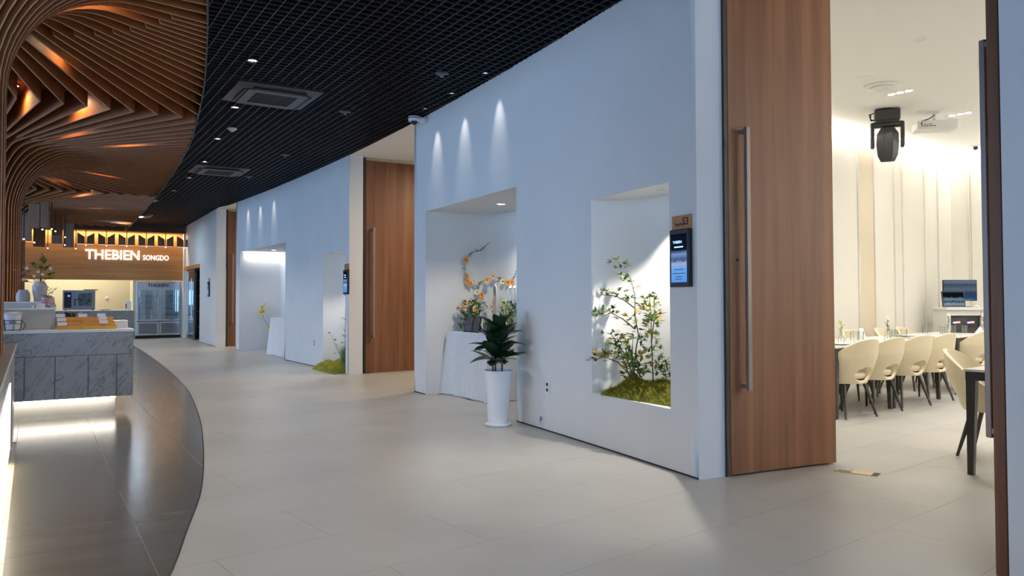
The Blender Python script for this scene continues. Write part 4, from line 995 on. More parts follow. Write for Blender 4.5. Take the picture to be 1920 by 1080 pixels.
# ------------------------------------------------------------------ tables under white cloths in the tall niches
def cloth_table(name, label_t, label_c, x0, x1, y0, y1, h, seed, flare=0.05):
    t = thing(name, label_t, 'table', ((x0 + x1) / 2, (y0 + y1) / 2, 0)); hx, hy = (x1 - x0) / 2 - .03, (y1 - y0) / 2 - .03
    MB().box(-hx, hx, -hy, hy, h - 0.035, h - 0.006).build('tabletop', 'table_white', t)
    for sx in (-1, 1):
        for sy in (-1, 1): MB().box(sx * (hx - .03) - .015, sx * (hx - .03) + .015, sy * (hy - .03) - .015, sy * (hy - .03) + .015, 0, h - .035).build('leg', 'dark_metal', t)
    rr = random.Random(seed); m = MB(); per = []; n = 110; hx += .035; hy += .035; Lp = 4 * (hx + hy)
    for k in range(n):
        d = Lp * k / n
        if d < 2 * hx: p = (-hx + d, -hy, 0, -1)
        elif d < 2 * hx + 2 * hy: p = (hx, -hy + d - 2 * hx, 1, 0)
        elif d < 4 * hx + 2 * hy: p = (hx - (d - 2 * hx - 2 * hy), hy, 0, 1)
        else: p = (-hx, hy - (d - 4 * hx - 2 * hy), -1, 0)
        per.append((p, d))
    vs = []; rows = 7
    for j in range(rows + 1):
        f = j / rows
        for (p, d) in per:
            w_ = flare * f * (0.45 + 0.55 * math.sin(d * 17 + 1.3 * math.sin(d * 5))) + 0.012 * f * math.sin(d * 41)
            cx_, cy_ = p[0] / hx, p[1] / hy; cor = max(0, abs(cx_) * abs(cy_) - .8) / .2 * flare * 1.5 * f
            vs.append((p[0] + p[2] * w_ + math.copysign(cor, p[0]), p[1] + p[3] * w_ + math.copysign(cor, p[1]), h * (1 - f) + (0.004 + 0.012 * max(0, math.sin(d * 9)) if j == rows else 0.0)))
    fs = [(j * n + k, j * n + (k + 1) % n, (j + 1) * n + (k + 1) % n, (j + 1) * n + k) for j in range(rows) for k in range(n)]
    fs.append(tuple(range(n))); m.add(vs, [tuple(reversed(q)) for q in fs])
    c = m.build('tablecloth', 'cloth', loc=((x0 + x1) / 2, (y0 + y1) / 2, 0.0), angle=60); tag(c, label_c, 'tablecloth')
cloth_table('display_table', 'narrow table hidden under the white cloth in the near niche', 'long white cloth draped to the floor over the table in the near niche', 4.66, 5.30, 8.02, 9.06, 0.82, 2)
cloth_table('display_table', 'small table hidden under the white cloth in the far niche', 'white cloth draped over the small table in the far niche', 4.62, 5.22, 16.5, 17.75, 0.84, 5)
TZ = 0.826
# planter of foliage with orange flowers at the far end of the near table
def foliage_pot(name, label, loc, n, sx, sy, h, cols, seed, L=(0.05, 0.09), wd=0.035):
    t = thing(name, label, 'flowers', loc); rr = random.Random(seed); ms = {c: MB() for c in cols}
    MB().lathe([(0.0, 0), (0.055, 0.0), (0.07, 0.08), (0.06, 0.08), (0, .07)], 16, caps=False).build('pot', 'basket_dark', t)
    for k in range(n):
        a, b, c = rr.uniform(-1, 1), rr.uniform(-1, 1), rr.random(); 
        if a * a + b * b > 1: continue
        p = Vector((sx * a * (1 - .3 * c), sy * b * (1 - .3 * c), 0.02 + h * c)); leaf_pts(ms[rr.choice(cols)], p, (Vector((a, b, .4)) + rdir(rr) * .7), rr.uniform(*L), wd)
    for k in range(9):
        a = rr.uniform(-1, 1); b = rr.uniform(-1, 1); ms[cols[0]].tube([(0, 0, .05), (sx * a * .5, sy * b * .5, h * .5), (sx * a * .8, sy * b * .8, h * .9)], 0.003, 5)
    for c in cols: ms[c].build('leaves', c, t, weld=False)['kind'] = 'stuff'
    return t
fp = foliage_pot('flower_arrangement', 'bushy green arrangement with orange flowers at the left end of the cloth table', (4.92, 8.86, TZ), 300, 0.15, 0.19, 0.36, ['leaf_dark', 'leaf_green'], 31)
for (x, y, z) in ((-.12, .17, .30), (-.08, .05, .38), (-.10, -.10, .36), (-.13, -.02, .30), (-.06, -.17, .28)): flower('orange_flower', 'petal_orange', fp, (x, y, z), 0.032, (-.8, -.4, .3))
foliage_pot('flower_arrangement', 'loose leafy arrangement with pale blossoms behind the photo frames', (5.10, 8.50, TZ), 170, 0.12, 0.15, 0.40, ['leaf_green', 'leaf_lime', 'petal_cream'], 33, (0.03, 0.06), 0.02)
foliage_pot('flower_arrangement', 'broad green leaves with lime flowers at the right end of the cloth table', (5.08, 8.20, TZ), 150, 0.13, 0.11, 0.34, ['leaf_green', 'leaf_lime', 'leaf_dark'], 35, (0.06, 0.10), 0.03)
t = thing('coral_branch', 'white branching coral ornament on the cloth table', 'ornament', (4.98, 8.36, TZ)); rr = random.Random(12)
def coral(p, d, L, r_, dep):
    q = Vector(p) + Vector(d) * L; MB().tube([p, Vector(p).lerp(q, .5) + rdir(rr) * L * .08, q], [r_, r_ * .85, r_ * .65], 6).build('branch', 'coral_white', t)
    if dep:
        for k in range(2 if dep < 3 else 3): coral(q, (Vector(d) + rdir(rr, 0.1) * .75).normalized(), L * .72, r_ * .68, dep - 1)
coral(Vector((0, 0, 0)), Vector((0, -.1, 1)).normalized(), 0.16, 0.010, 3)
def photo_frame(loc, rz, label, w_=0.16, h=0.20):
    t = thing('framed_photo', label, 'framed photo', loc, rz, 'photo frames on the cloth table')
    M = Matrix.Rotation(-0.22, 4, 'X')
    MB().box(-w_ / 2, w_ / 2, -0.008, 0.008, 0, h).xform(M).build('border', 'ink', t); MB().box(-w_ / 2 + .012, w_ / 2 - .012, -0.0095, -0.008, .012, h - .012).xform(M).build('photo', 'photo_dark', t)
    MB().prism_x([(0.045, 0.003), (0.12, 0.003), (0.05, h * .6)], -0.01, 0.01).build('stand', 'ink', t)
FA = -PI / 2 - 0.1
photo_frame((4.72, 8.62, TZ), FA + .3, 'dark framed photo, left one on the cloth table'); photo_frame((4.72, 8.42, TZ), FA + .1, 'dark framed photo, middle one on the cloth table'); photo_frame((4.74, 8.22, TZ), FA - .1, 'dark framed photo, right one behind the rubber plant', 0.14, 0.18)
t = thing('candle', 'short white candle beside the photo frames', 'candle', (4.88, 8.58, TZ)); MB().lathe([(0.035, 0), (0.035, 0.16), (0.03, 0.165), (0, 0.16)], 20, caps=False).build('wax', 'ceramic_white', t); MB().tube([(0, 0, .16), (0, 0, .175)], 0.002, 5).build('wick', 'ink', t)
for k, y in enumerate((8.22, 8.12)):
    t = thing('glass_tube', 'tall thin glass tube vase on the cloth table, %s one' % ('left', 'right')[k], 'vase', (5.12, y, TZ)); MB().lathe([(0.022, 0), (0.018, 0.02), (0.018, 0.5 - .04 * k), (0.015, 0.5 - .04 * k), (0.015, 0.02)], 14, caps=False).build('glass', 'clear_glass', t)
    MB().tube([(0, 0, .02), (0.005, 0, .3), (0, .01, .56)], .003, 5).build('stem', 'stem_green', t); flower('bud', 'petal_white', t, (0, .01, .57), .025, (-.5, -.5, .6), None)
# standing photo cut-out
t = thing('photo_cutout', 'tall narrow pink photo cut-out with a white edge standing on the cloth table', 'photo stand', (4.80, 8.07, TZ), FA - 0.25)
m = MB(); N = 28; out = [(0.115 * math.cos(2 * PI * k / N) * (1 + .15 * math.sin(2 * PI * k / N)), 0.30 + 0.30 * math.sin(2 * PI * k / N)) for k in range(N)]
m.prism_y(out, -0.004, 0.004); m.build('board', 'paper', t)
MB().prism_y([(x * .84, .30 + (z - .30) * .93) for x, z in out], -0.0065, -0.0045).build('print', 'photo_pink', t)
MB().prism_y([(x * .80, .52 + (z - .30) * .20) for x, z in out], -0.0075, -0.0065).build('print_top', 'photo_dark', t)
MB().prism_y([(x * .74, .13 + (z - .30) * .32) for x, z in out], -0.0078, -0.0068).build('print_lower', 'ceramic_grey', t)
MB().prism_x([(0.004, 0.0), (0.12, 0.0), (0.006, 0.3)], -0.01, 0.01).build('stand', 'paper', t)
# ------------------------------------------------------------------ flower garlands on the niche walls
def garland(name, label, runs, blooms, seed, mt_leaf, lw=0.02, n=7):
    o0 = Vector(runs[0][0]); t = thing(name, label, 'garland', o0); rr = random.Random(seed); m = MB(); 
    for P in runs:
        P = [Vector(p) - o0 for p in P]
        MB().tube(P, 0.003, 5).build('vine', 'stem_green', t)
        for a, b in zip(P, P[1:]):
            for k in range(max(2, int((b - a).length * n * 12))):
                p = a.lerp(b, rr.random()); leaf_pts(m, p, rdir(rr, 0), rr.uniform(.025, .05), lw)
    m.build('leaves', mt_leaf, t, weld=False)['kind'] = 'stuff'
    for (p, mt_, R) in blooms: flower('flower', mt_, t, Vector(p) - o0 + Vector((-.02, -.02, 0)), R, (-.75, -.65, .1))
    return t
XJ = 9.11 - 0.03
def gj(x, z): return (x, XJ, z) if x < 5.0 else ((x - .02, XJ - 0.10 * ((x - 5.0) / .36) ** 2 - (0.12 if x > 5.2 else 0), z))
g1 = [gj(5.22, 2.0), gj(5.19, 1.91), gj(5.09, 1.89), gj(4.98, 1.83), gj(4.96, 1.77), gj(4.92, 1.70), gj(4.92, 1.62), gj(4.97, 1.55), gj(5.0, 1.48), gj(5.04, 1.45), gj(5.13, 1.42), gj(5.19, 1.48), gj(5.21, 1.50), gj(5.29, 1.55), (5.35, 8.86, 1.52), (5.36, 8.80, 1.48), (5.38, 8.70, 1.46), (5.38, 8.60, 1.46), (5.38, 8.54, 1.53), (5.38, 8.44, 1.65), (5.38, 8.42, 1.72), (5.38, 8.36, 1.82), (5.38, 8.26, 1.86), (5.38, 8.1, 1.8)]
g2 = [gj(5.13, 1.42), gj(5.14, 1.34), gj(5.2, 1.30), gj(5.18, 1.23), gj(5.22, 1.12)]
garland('flower_garland', 'orange and cream flower garland curling over the near niche wall', [g1, g2],
        [(g1[4], 'petal_orange', .05), (g1[7], 'petal_orange', .04), (g1[8], 'petal_orange', .042), (g1[9], 'petal_orange', .042), ((5.06, XJ - .02, 1.50), 'petal_cream', .035), (g1[12], 'petal_orange', .042), (g1[13], 'petal_peach', .045), (g1[15], 'petal_cream', .045), (g1[16], 'petal_orange', .042), (g1[17], 'petal_orange', .045), (g1[20], 'petal_cream', .045), (g1[21], 'petal_cream', .045), (g2[1], 'petal_cream', .045), (g2[2], 'petal_orange', .045), (g2[3], 'petal_peach', .035)], 41, 'leaf_green', n=11)
xb2 = W(17.66) + 0.95
g3 = [(4.88, 19.34, 1.15), (4.84, 19.34, 1.05), (4.80, 19.34, 0.93), (4.85, 19.34, 0.78), (4.92, 19.34, 0.65), (5.05, 19.34, 0.56), (5.12, 19.34, 0.45), (5.08, 19.34, 0.25)]
garland('flower_garland', 'yellow flower garland trailing down the far niche wall', [g3], [(g3[1], 'petal_yellow', .06), (g3[2], 'petal_yellow', .075), ((4.86, 19.32, .95), 'petal_yellow', .05), (g3[5], 'petal_yellow', .08), ((5.0, 19.32, .55), 'petal_yellow', .05)], 43, 'leaf_green', 0.025, 4)
fp2 = foliage_pot('flower_arrangement', 'dark leafy pot with lime flowers on the floor of the far niche', (5.02, 18.9, 0.002), 220, 0.16, 0.22, 0.42, ['leaf_dark', 'leaf_green'], 51, (0.06, 0.1), 0.04)
for p in ((-.1, -.12, .4), (-.12, -.15, .28), (-.1, -.02, .42)): flower('lime_flower', 'leaf_lime', fp2, p, .06, (-.5, -.7, .4), None)
for k, (y, h) in enumerate(((17.25, 0.62), (17.05, 0.48), (16.85, 0.52))):
    t = thing('cylinder_vase', 'tall clear cylinder vase with a stem on the far cloth table, %s one' % ('left', 'middle', 'right')[k], 'vase', (4.85, y, 0.846)); MB().lathe([(0.045, 0), (0.045, h * .75), (0.041, h * .75), (0.041, .015), (0, .015)], 18, caps=False).build('glass', 'clear_glass', t)
    MB().tube([(0, 0, .02), (.01, .01, h)], .004, 5).build('stem', 'stem_green', t); m = MB(); rr = random.Random(k)
    for q in range(26): leaf_pts(m, Vector((.01, .01, h + rr.uniform(-.06, .06))), rdir(rr, .1), .05, .025)
    m.build('blossom', 'petal_pink' if k else 'leaf_dark', t, weld=False)
# ------------------------------------------------------------------ first banquet room: chairs
QD = Vector((-sa, ca)); RD = Vector((ca, sa)); E0 = Vector((7.0, 4.93))
def at_row(rr_, qq): p = E0 + RD * rr_ + QD * qq; return (p.x, p.y, 0)
def chair_shell():
    nt_, nz = 64, 24; vs = []; TM = math.radians(128)
    for i in range(nt_ + 1):
        th = -TM + 2 * TM * i / nt_; a = abs(th)
        top = 0.83 - 0.30 * (0.5 - 0.5 * math.cos(min(1.0, a / math.radians(115)) ** 1.15 * PI)) - 0.03 * max(0, (a - math.radians(100)) / math.radians(28))
        bot = 0.37
        for j in range(nz + 1):
            t = j / nz; z = bot + (top - bot) * t
            f = (z - 0.37) / 0.46
            rad = 0.205 + 0.075 * min(1, f * 1.7) ** 0.8 + 0.015 * f
            sx = 1.0; back = 0.05 * f
            vs.append((rad * math.sin(th) * sx, -rad * math.cos(th) - back * max(0, math.cos(th)), z))
    def idx(i, j): return i * (nz + 1) + j
    hz, hw, hh = 0.468, 0.108, 0.078
    keep = []; cx = lambda k: (vs[k][0] / hw) ** 2 + ((vs[k][2] - hz) / hh) ** 2
    fs = []
    for i in range(nt_):
        for j in range(nz):
            q = (idx(i, j), idx(i + 1, j), idx(i + 1, j + 1), idx(i, j + 1))
            if all(vs[k][1] < 0 for k in q) and sum(cx(k) < 1 for k in q) >= 3: continue
            fs.append(q)
    m = MB(); m.add(vs, fs); me = m.mesh('shell', 'chair_shell', 60)
    bm = bmesh.new(); bm.from_mesh(me)
    for v in bm.verts:                      # pull the ragged rim of the hole onto its oval
        if v.is_boundary and v.co.y < 0 and abs(v.co.x) < 0.16 and 0.385 < v.co.z < 0.55:
            dx, dz = v.co.x / hw, (v.co.z - hz) / hh; L = math.hypot(dx, dz) or 1
            ang = math.asin(max(-1, min(1, dx / L * hw / 0.28))); 
            nx = dx / L * hw; v.co.z = hz + dz / L * hh; rr0 = math.hypot(v.co.x, v.co.y); v.co.x = nx; v.co.y = -math.sqrt(max(1e-4, rr0 ** 2 - nx ** 2))
    loose = [v for v in bm.verts if not v.link_faces]; bmesh.ops.delete(bm, geom=loose, context='VERTS')
    bm.to_mesh(me); bm.free(); me.shade_smooth()
    return me
def make_chair(label):
    t = thing('dining_chair', label, 'chair', (0, 0, 0), 0, 'cream dining chairs')
    s = obj('shell', chair_shell(), t); md = s.modifiers.new('thickness', 'SOLIDIFY'); md.thickness = 0.028; md.offset = 1.0
    md2 = s.modifiers.new('round', 'BEVEL'); md2.width = 0.008; md2.segments = 2; md2.limit_method = 'ANGLE'; md2.angle_limit = math.radians(50)
    m = MB(); out = []
    for k in range(28):
        a = 2 * PI * k / 28; out.append((0.225 * math.cos(a), 0.02 + 0.235 * math.sin(a)))
    m.prism(out, 0.40, 0.455); m.build('seat', 'chair_seat', t, bev=0.018)
    MB().box(-0.16, 0.16, -0.15, 0.17, 0.365, 0.40).build('underframe', 'chair_leg', t)
    for sx in (-1, 1):
        for y0, y1 in ((-0.13, -0.225), (0.15, 0.22)):
            MB().tube([(sx * 0.14, y0, 0.385), (sx * 0.235, y1, 0.0)], [0.021, 0.011], 8).build('leg', 'chair_leg', t)
    return t
near = ['first cream shell chair from the wooden door, near side of the long table', 'second cream shell chair from the wooden door, near side of the long table', 'third cream shell chair from the wooden door, near side of the long table', 'fourth cream shell chair from the wooden door, near side of the long table',
        'left cream shell chair at the near side of the farther table', 'right cream shell chair at the near side of the farther table, by the dark frame']
far = ['first cream chair from the wooden door, behind the long table', 'second cream chair from the wooden door, behind the long table', 'third cream chair from the wooden door, behind the long table', 'fourth cream chair from the wooden door, behind the long table',
       'left cream chair behind the farther table', 'right cream chair behind the farther table']
ch0 = make_chair(near[0]); ch0.location = at_row(0.36, 0.12); ch0.rotation_euler = (0, 0, RA - 0.22)
RN = (0.33, 0.95, 1.66, 2.30, 3.50, 4.14)
for k in range(1, 6): dup(ch0, at_row(RN[k], 0.12), RA - 0.22 + (0.05, -0.04, 0.03, -.02, .04)[k - 1], near[k])
RF = (0.40, 1.0, 1.78, 2.40, 3.30, 3.95)
for k in range(6): dup(ch0, at_row(RF[k], 0.80), RA + PI + (0.05, -0.06, 0.1, -.12, .06, 0)[k], far[k])
p7 = Vector((5.65, 2.92)) + RD * 0.86 + QD * 0.12
dup(ch0, (p7.x, p7.y, 0), RA + PI + 0.1, 'nearest cream chair, partly hidden by the dark frame at the right')
# tables
def make_table(label, L=1.26, Wd=0.80):
    t = thing('dining_table', label, 'table', (0, 0, 0), 0, 'dining tables')
    MB().box(0, L, 0, Wd, 0.728, 0.745).build('tabletop', 'table_white', t, bev=0.003)
    m = MB()
    m.box(0.01, L - 0.01, 0.01, 0.045, 0.668, 0.728); m.box(0.01, L - 0.01, Wd - 0.045, Wd - 0.01, 0.668, 0.728); m.box(0.01, 0.045, 0.045, Wd - 0.045, 0.668, 0.728); m.box(L - 0.045, L - 0.01, 0.045, Wd - 0.045, 0.668, 0.728)
    m.build('apron', 'table_frame', t)
    for x, sx in ((0.012, 1), (L - 0.012, -1)):
        for y, sy in ((0.012, 1), (Wd - 0.012, -1)):
            a, b = 0.062, 0.038
            vs = [(x, y, .668), (x + sx * a, y, .668), (x + sx * a, y + sy * a, .668), (x, y + sy * a, .668), (x, y, 0), (x + sx * b, y, 0), (x + sx * b, y + sy * b, 0), (x, y + sy * b, 0)]
            vs2 = [(x + sx * 0.16, y, .668), (x + sx * 0.16, y + sy * 0.035, .668), (x + sx * a * .95, y, .60), (x + sx * a * .95, y + sy * .035, .60), (x + sx * a, y, .668), (x + sx * a, y + sy * .035, .668)]
            m = MB(); m.add(vs, [(0, 1, 2, 3), (4, 7, 6, 5), (0, 4, 5, 1), (1, 5, 6, 2), (2, 6, 7, 3), (3, 7, 4, 0)]); m.add(vs2, [(0, 2, 3, 1), (0, 4, 2), (1, 3, 5), (0, 1, 5, 4)])
            m.build('leg', 'table_frame', t, weld=False)
    return t
tb = make_table('white dining table with dark legs nearest the wooden door'); tb.location = (E0.x, E0.y, 0); tb.rotation_euler = (0, 0, RA)
dup(tb, at_row(1.27, 0), RA, 'white dining table joined to the right of the one by the door')
p3_ = Vector((10.08, 5.34)); dup(tb, (p3_.x, p3_.y, 0), RA, 'white dining table farther right, before the console')
p4_ = Vector((5.60, 2.935)) - QD * 0.80; dup(tb, (p4_.x, p4_.y, 0), RA, 'nearest white dining table, cut off by the dark frame at the right')
# table settings
TT = 0.7455
m = MB(); m.lathe([(0.0, 0.0), (0.030, 0.0), (0.036, 0.11), (0.033, 0.11), (0.028, 0.008), (0.0, 0.008)], 18, caps=False); GL = m.mesh('glass', 'clear_glass', 40)
def put_glass(x, y, label):
    o = obj('drinking_glass', GL, None, 0, (x, y, TT)); tag(o, label, 'glass', 'clear drinking glasses')
gl = [(8.15, 5.58, 'first'), (8.27, 5.50, 'second'), (8.36, 5.62, 'third'), (8.98, 5.52, 'fourth'), (9.10, 5.62, 'fifth'), (9.22, 5.54, 'sixth')]
for x, y, nm in gl: put_glass(x, y, 'clear drinking glass on the long table, %s from the door' % nm)
for x, y, nm in ((10.45, 5.98, 'leftmost'), (10.62, 5.80, 'second'), (10.74, 5.90, 'third'), (11.12, 5.95, 'fourth'), (11.22, 5.85, 'rightmost')): put_glass(x, y, 'clear drinking glass on the farther table, %s' % nm)
def bud_vase(x, y, label, white=True, seed=0):
    t = thing('bud_vase', label, 'vase', (x, y, TT), 0, 'bud vases with one stem'); rr = random.Random(seed)
    MB().lathe([(0.0, 0), (0.034, 0), (0.036, 0.03), (0.018, 0.08), (0.014, 0.12), (0.017, 0.125), (0.012, 0.12), (0.0, 0.01)], 16, caps=False).build('glass', 'clear_glass', t)
    MB().tube([(0, 0, .01), (0.004, 0, .12), (0.012, 0.004, .24)], .003, 5).build('stem', 'stem_green', t)
    m = MB()
    for k in range(9): leaf_pts(m, Vector((.004, 0, .10 + .014 * k)), rdir(rr, .6), .055, .026)
    m.build('leaves', 'leaf_green' if white else 'leaf_lime', t, weld=False)
    if white: flower('flower', 'petal_white', t, (.012, .004, .25), .042, (.1, -.9, .3), 'petal_cream')
bud_vase(7.84, 5.46, 'bud vase with green leaves, half hidden by the wooden door', False, 1); bud_vase(8.72, 5.45, 'bud vase with a white flower in the middle of the long table', True, 2)
bud_vase(10.85, 5.88, 'bud vase with a white flower at the left of the farther table', True, 3); bud_vase(11.28, 5.62, 'bud vase with a white flower at the right of the farther table', True, 4)
m = MB(); m.lathe([(0.0, 0.0), (0.07, 0.0), (0.115, 0.012), (0.118, 0.016), (0.07, 0.006), (0, 0.006)], 28, caps=False); PL = m.mesh('plate', 'ceramic_white', 50)
for k, (rr_, qq, nm) in enumerate(((0.40, .16, 'first'), (0.95, .16, 'second'), (1.66, .16, 'third'), (2.28, .16, 'fourth'))): tag(obj('plate', PL, None, 0, (at_row(rr_, qq + .02)[0], at_row(rr_, qq + .02)[1], TT)), 'white plate at the near edge of the long table, %s from the door' % nm, 'plate', 'white plates')
for k, (rr_, qq, nm) in enumerate(((0.36, .62, 'left'), (1.76, .62, 'right'))):
    x, y, _ = at_row(rr_, qq); t = thing('folded_napkin', 'white folded napkin standing on the long table, %s one' % nm, 'napkin', (x, y, TT), RA); MB().add([(-.07, -.03, 0), (.07, -.03, 0), (.05, 0, .13), (-.05, 0, .13), (-.07, .04, 0), (.07, .04, 0)], [(0, 1, 2, 3), (3, 2, 5, 4), (0, 3, 4), (1, 5, 2)]).build('cloth', 'cloth', t, weld=False)
t = thing('table_tent', 'yellow and white folded paper tent on the farther table', 'table tent', (10.98, 5.52, TT), RA + .15)
MB().add([(-.10, -.06, 0), (.10, -.06, 0), (0, 0, .11), (.10, .06, 0), (-.10, .06, 0)], [(0, 1, 2), (1, 3, 2), (3, 4, 2), (4, 0, 2)]).build('paper', 'paper', t, weld=False)
MB().add([(-.075, -.0575, .004), (.05, -.0575, .004), (0, -.012, .098)], [(0, 1, 2)]).build('yellow_face', 'paper_yellow', t, weld=False)
for rr_ in (0.25, .62, 1.5, 2.1):
    x, y, _ = at_row(rr_, .30); tag(MB().box(-.09, .09, -.004, .004, 0, .004).build('spoon', 'steel', loc=(x, y, TT), rot=(0, 0, RA + .4)), 'steel spoon on the long table, %s from the door' % {0.25: 'first', .62: 'second', 1.5: 'third', 2.1: 'fourth'}[rr_], 'spoon', 'steel spoons')
# ------------------------------------------------------------------ console desk with screens in the corner
cd = thing('console_desk', 'pale console cabinet with a dark rack front in the room corner', 'console', (11.62, 6.30, 0), -0.5)
MB().box(-0.02, 0.62, 0, 0.38, 1.06, 1.10).build('top', 'white_plastic', cd, bev=0.004)
MB().box(0.0, 0.06, 0.02, 0.36, 0, 1.06).build('side', 'white_plastic', cd); MB().box(0.54, 0.60, 0.02, 0.36, 0, 1.06).build('side', 'white_plastic', cd); MB().box(0.06, 0.54, 0.03, 0.06, 0.98, 1.06).build('rail', 'white_plastic', cd)
MB().box(0.06, 0.54, 0.06, 0.36, 0.02, 0.98).build('rack', 'ink', cd)
for x in (0.12, 0.34):
    MB().box(x, x + 0.05, 0.054, 0.06, 0.86, 0.885).build('blue_light', 'screen_blue', cd); MB().box(x + .05, x + 0.11, 0.054, 0.06, 0.865, 0.89).build('red_light', 'screen_red', cd)
screen_mat('monitor_screen', [(0.0, (0.25, 0.5, 0.8)), (0.12, (0.02, 0.07, 0.16)), (0.45, (0.03, 0.05, 0.08)), (0.6, (0.10, 0.14, 0.19)), (0.85, (0.05, 0.07, 0.11)), (1.0, (0.12, 0.16, 0.22))], 1.0, 2, 0.15)
screen_mat('laptop_screen', [(0.0, (0.10, 0.20, 0.28)), (0.35, (0.25, 0.35, 0.42)), (0.5, (0.02, 0.04, 0.06)), (0.7, (0.20, 0.30, 0.38)), (0.85, (0.006, 0.008, 0.012)), (1.0, (0.006, 0.008, 0.012))], 0.9, 2, 0.45)
cx_ = Matrix.Rotation(-0.5, 4, 'Z')
def on_desk(x, y): v = cx_ @ Vector((x, y, 0)); return (11.62 + v.x, 6.30 + v.y, 1.10)
mo = thing('monitor', 'wide desktop monitor at the back of the console', 'monitor', on_desk(0.38, 0.28), -0.5)
MB().box(-0.27, 0.27, -0.012, 0.012, 0.10, 0.42).build('case', 'ink', mo, bev=0.004); MB().box(-0.258, 0.258, -0.0145, -0.0125, 0.115, 0.408).build('screen', 'monitor_screen', mo); MB().box(-.025, .025, .0, .03, 0, .2).build('neck', 'ink', mo); MB().box(-.1, .1, -.06, .08, 0, .012).build('foot', 'ink', mo)
la = thing('laptop', 'open laptop in front of the monitor on the console', 'laptop', on_desk(0.22, 0.12), -0.5)
MB().box(-.18, .18, -.10, .06, 0, .014).build('base', 'grey_plastic', la); M = Matrix.Translation((0, .06, .012)) @ Matrix.Rotation(-.15, 4, 'X'); MB().box(-.18, .18, -.006, .006, 0, .235).xform(M).build('lid', 'ink', la); MB().box(-.165, .165, -.008, -.0065, .015, .22).xform(M).build('screen', 'laptop_screen', la)
MB().box(-.15, .15, -.08, .04, .0142, .016).build('keyboard', 'ink', la)
tag(MB().sphere((0, 0, .015), .045, 12, 8, (1, .6, .4)).build('mouse', 'white_plastic', loc=on_desk(0.50, 0.06)), 'white computer mouse on the console right of the laptop', 'mouse')
# ------------------------------------------------------------------ things on the room ceiling
RZ = ZC + 0.008
mh = thing('moving_head_light', 'black moving-head stage light hanging from the room ceiling', 'stage light', (9.22, 5.72, RZ), -0.95)
MB().box(-0.15, 0.15, -0.10, 0.10, -0.16, -0.015).build('base', 'black_paint', mh, bev=0.02); MB().box(-0.05, 0.05, -0.05, 0.05, -0.03, 0).build('clamp', 'dark_metal', mh)
m = MB(); m.box(-0.195, 0.195, -0.05, 0.05, -0.24, -0.17); y_ = m.build('yoke', 'black_paint', mh, bev=0.02)
for sx in (-1, 1): MB().box(min(sx * .195, sx * .15), max(sx * .195, sx * .15), -0.065, 0.065, -0.50, -0.18).build('yoke_arm', 'black_paint', mh, bev=0.015)
m = MB(); m.lathe([(0.0, 0.22), (0.08, 0.22), (0.135, 0.14), (0.14, 0.0), (0.125, -0.13), (0.085, -0.21), (0.0, -0.21)], 8, caps=False); m.xform(Matrix.Rotation(PI / 8, 4, 'Z')); m.xform(Matrix.Translation((0, -0.03, -0.47)) @ Matrix.Rotation(0.12, 4, 'X')); m.build('lamp_head', 'black_paint', mh, bev=0.006)
for k in range(3): MB().tube([(-.14, -.05, -.05), (-.19 - .01 * k, -.05, -.07), (-.19, -.04, -.13 - .01 * k), (-.13, -.04, -.15)], .006, 6).build('cable', 'ink', mh)
pj = thing('projector', 'white ceiling projector next to the black stage light', 'projector', (9.95, 5.52, RZ), -0.80)
MB().box(-0.24, 0.24, -0.16, 0.16, -0.235, -0.125).build('body', 'white_plastic', pj, bev=0.015); MB().lathe([(0.09, 0), (0.09, -.012), (0.03, -.02), (.03, -.13)], 18).build('mount', 'white_plastic', pj)
m = MB()
for k in range(6): m.box(-.20 + .03 * k, -.183 + .03 * k, -.163, -.159, -.205, -.192); 
for k in range(4): m.box(-.20 + .035 * k, -.18 + .035 * k, -.163, -.159, -.182, -.172)
m.build('ports', 'ink', pj)['kind'] = 'stuff'
for k in range(6): MB().box(.241, .244, -.12 + .04 * k, -.10 + .04 * k, -.22, -.14).build('vent_slot', 'grey_plastic', pj)
MB().tube([(0, -.02, -.03), (-.08, -.08, -.09), (-.18, -.15, -.13), (-.20, -.165, -.17)], .007, 6).build('cable', 'ink', pj)
def disc(name, label, cat, x, y, r_, parts):
    t = thing(name, label, cat, (x, y, RZ)); 
    for nm, prof, mt_ in parts: MB().lathe(prof, 32).build(nm, mt_, t)
disc('ceiling_speaker', 'flat round white speaker grille in the room ceiling', 'speaker', 7.73, 5.06, .1, [('ring', [(0.115, 0), (0.115, -.004), (0.105, -.006)], 'white_plastic'), ('grille', [(0.104, -.004), (0.104, -.007)], 'room_ceiling')])
disc('ceiling_diffuser', 'round white air diffuser in the room ceiling', 'air vent', 8.17, 5.12, .2, [('ring', [(0.19, 0), (0.20, -.012), (0.165, -.02)], 'white_plastic'), ('gap', [(0.163, -.004), (0.163, -.018)], 'ink_grey'), ('cone', [(0.12, -.006), (0.14, -.034), (0.125, -.038)], 'white_plastic')])
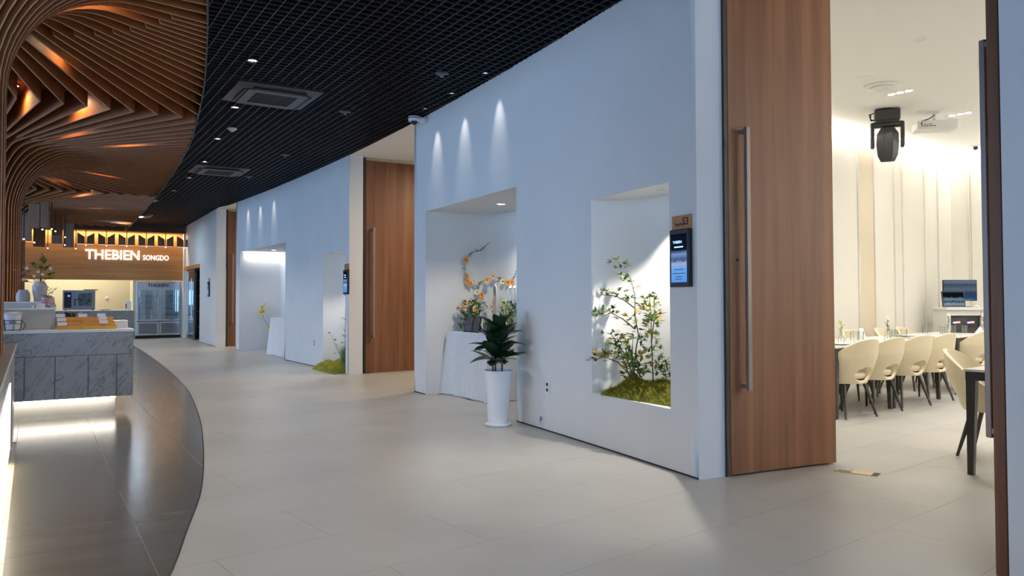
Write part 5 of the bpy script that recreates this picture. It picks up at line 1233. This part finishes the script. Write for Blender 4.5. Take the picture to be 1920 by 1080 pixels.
for k, (x, y, nm) in enumerate(((8.6, 5.17, 'nearer'), (10.29, 5.37, 'farther'))):
    t = thing('triple_downlight', 'row of three small bright downlights in the room ceiling, %s one' % nm, 'downlight', (x, y, RZ), PI / 2 + 0.1)
    MB().box(-0.155, 0.155, -0.05, 0.05, -0.006, 0.0).build('frame', 'white_plastic', t)
    for q in (-.1, 0, .1): MB().lathe([(.036, -.009), (.036, -.0065)], 18, (q, 0, 0)).build('lamp', 'lamp_glow', t)
for k, (x, y) in enumerate(((8.6, 5.17), (10.29, 5.37), (7.0, 4.0), (8.8, 3.4), (10.6, 3.4), (12.4, 4.6), (7.0, 1.6), (9.2, 1.2), (6.2, 5.2))):
    if k > 1: downlight(x, y, RZ - 0.001, 0.04, 'small downlight in the near banquet room ceiling, %s from the door' % ORD[k - 2], 'room downlights', ring='white_plastic')
    light('room_downlight', 'SPOT', (x, y, RZ - 0.02), 132, (1.0, 0.95, 0.86), (0, 0, 0), 0.06, spot=2.5, blend=0.9)
t = thing('room_camera', 'small dark dome camera in the corner of the room ceiling', 'security camera', (12.70, 6.40, RZ)); MB().lathe([(.075, 0), (.075, -.012)], 20).build('base', 'white_plastic', t); MB().sphere((0, 0, -.03), .035).build('dome', 'ink', t)
# unseen ledges with upward fill lights, added to brighten the room ceiling
struct(MB().box(5.0, 14.5, -3.85, -3.70, 2.10, 2.14).build('fill_ledge_1', 'room_panel')); light('cove_and_fill_light', 'AREA', (9.7, -3.78, 2.16), 480, (1.0, 0.98, 0.94), (PI, 0, 0), 9.0, 0.1)
struct(MB().box(14.35, 14.5, -3.8, 4.6, 2.10, 2.14).build('fill_ledge_2', 'room_panel')); light('cove_and_fill_light', 'AREA', (14.42, 0.4, 2.16), 480, (1.0, 0.98, 0.94), (PI, 0, 0), 0.1, 8.0)
struct(MB().box(4.92, 5.06, -3.6, 1.5, 2.10, 2.14).build('fill_ledge_3', 'room_panel')); light('cove_and_fill_light', 'AREA', (4.98, -2.2, 2.16), 90, (1.0, 0.98, 0.94), (PI, 0, 0), 0.1, 2.6)
# floor spring plate at the pivot of the near door
t = thing('floor_spring', 'brass floor spring plate at the foot of the near wooden door', 'door fitting', (5.03, 3.36, 0.001), math.radians(-70)); MB().box(-.17, .12, -.055, .055, 0, .003).build('plate', 'brass', t); MB().box(-.145, -.06, -.03, .03, .003, .008).build('pivot', 'steel', t)
MB().box(.08, .12, -.05, .05, .003, .0045).build('edge', 'ink', t)
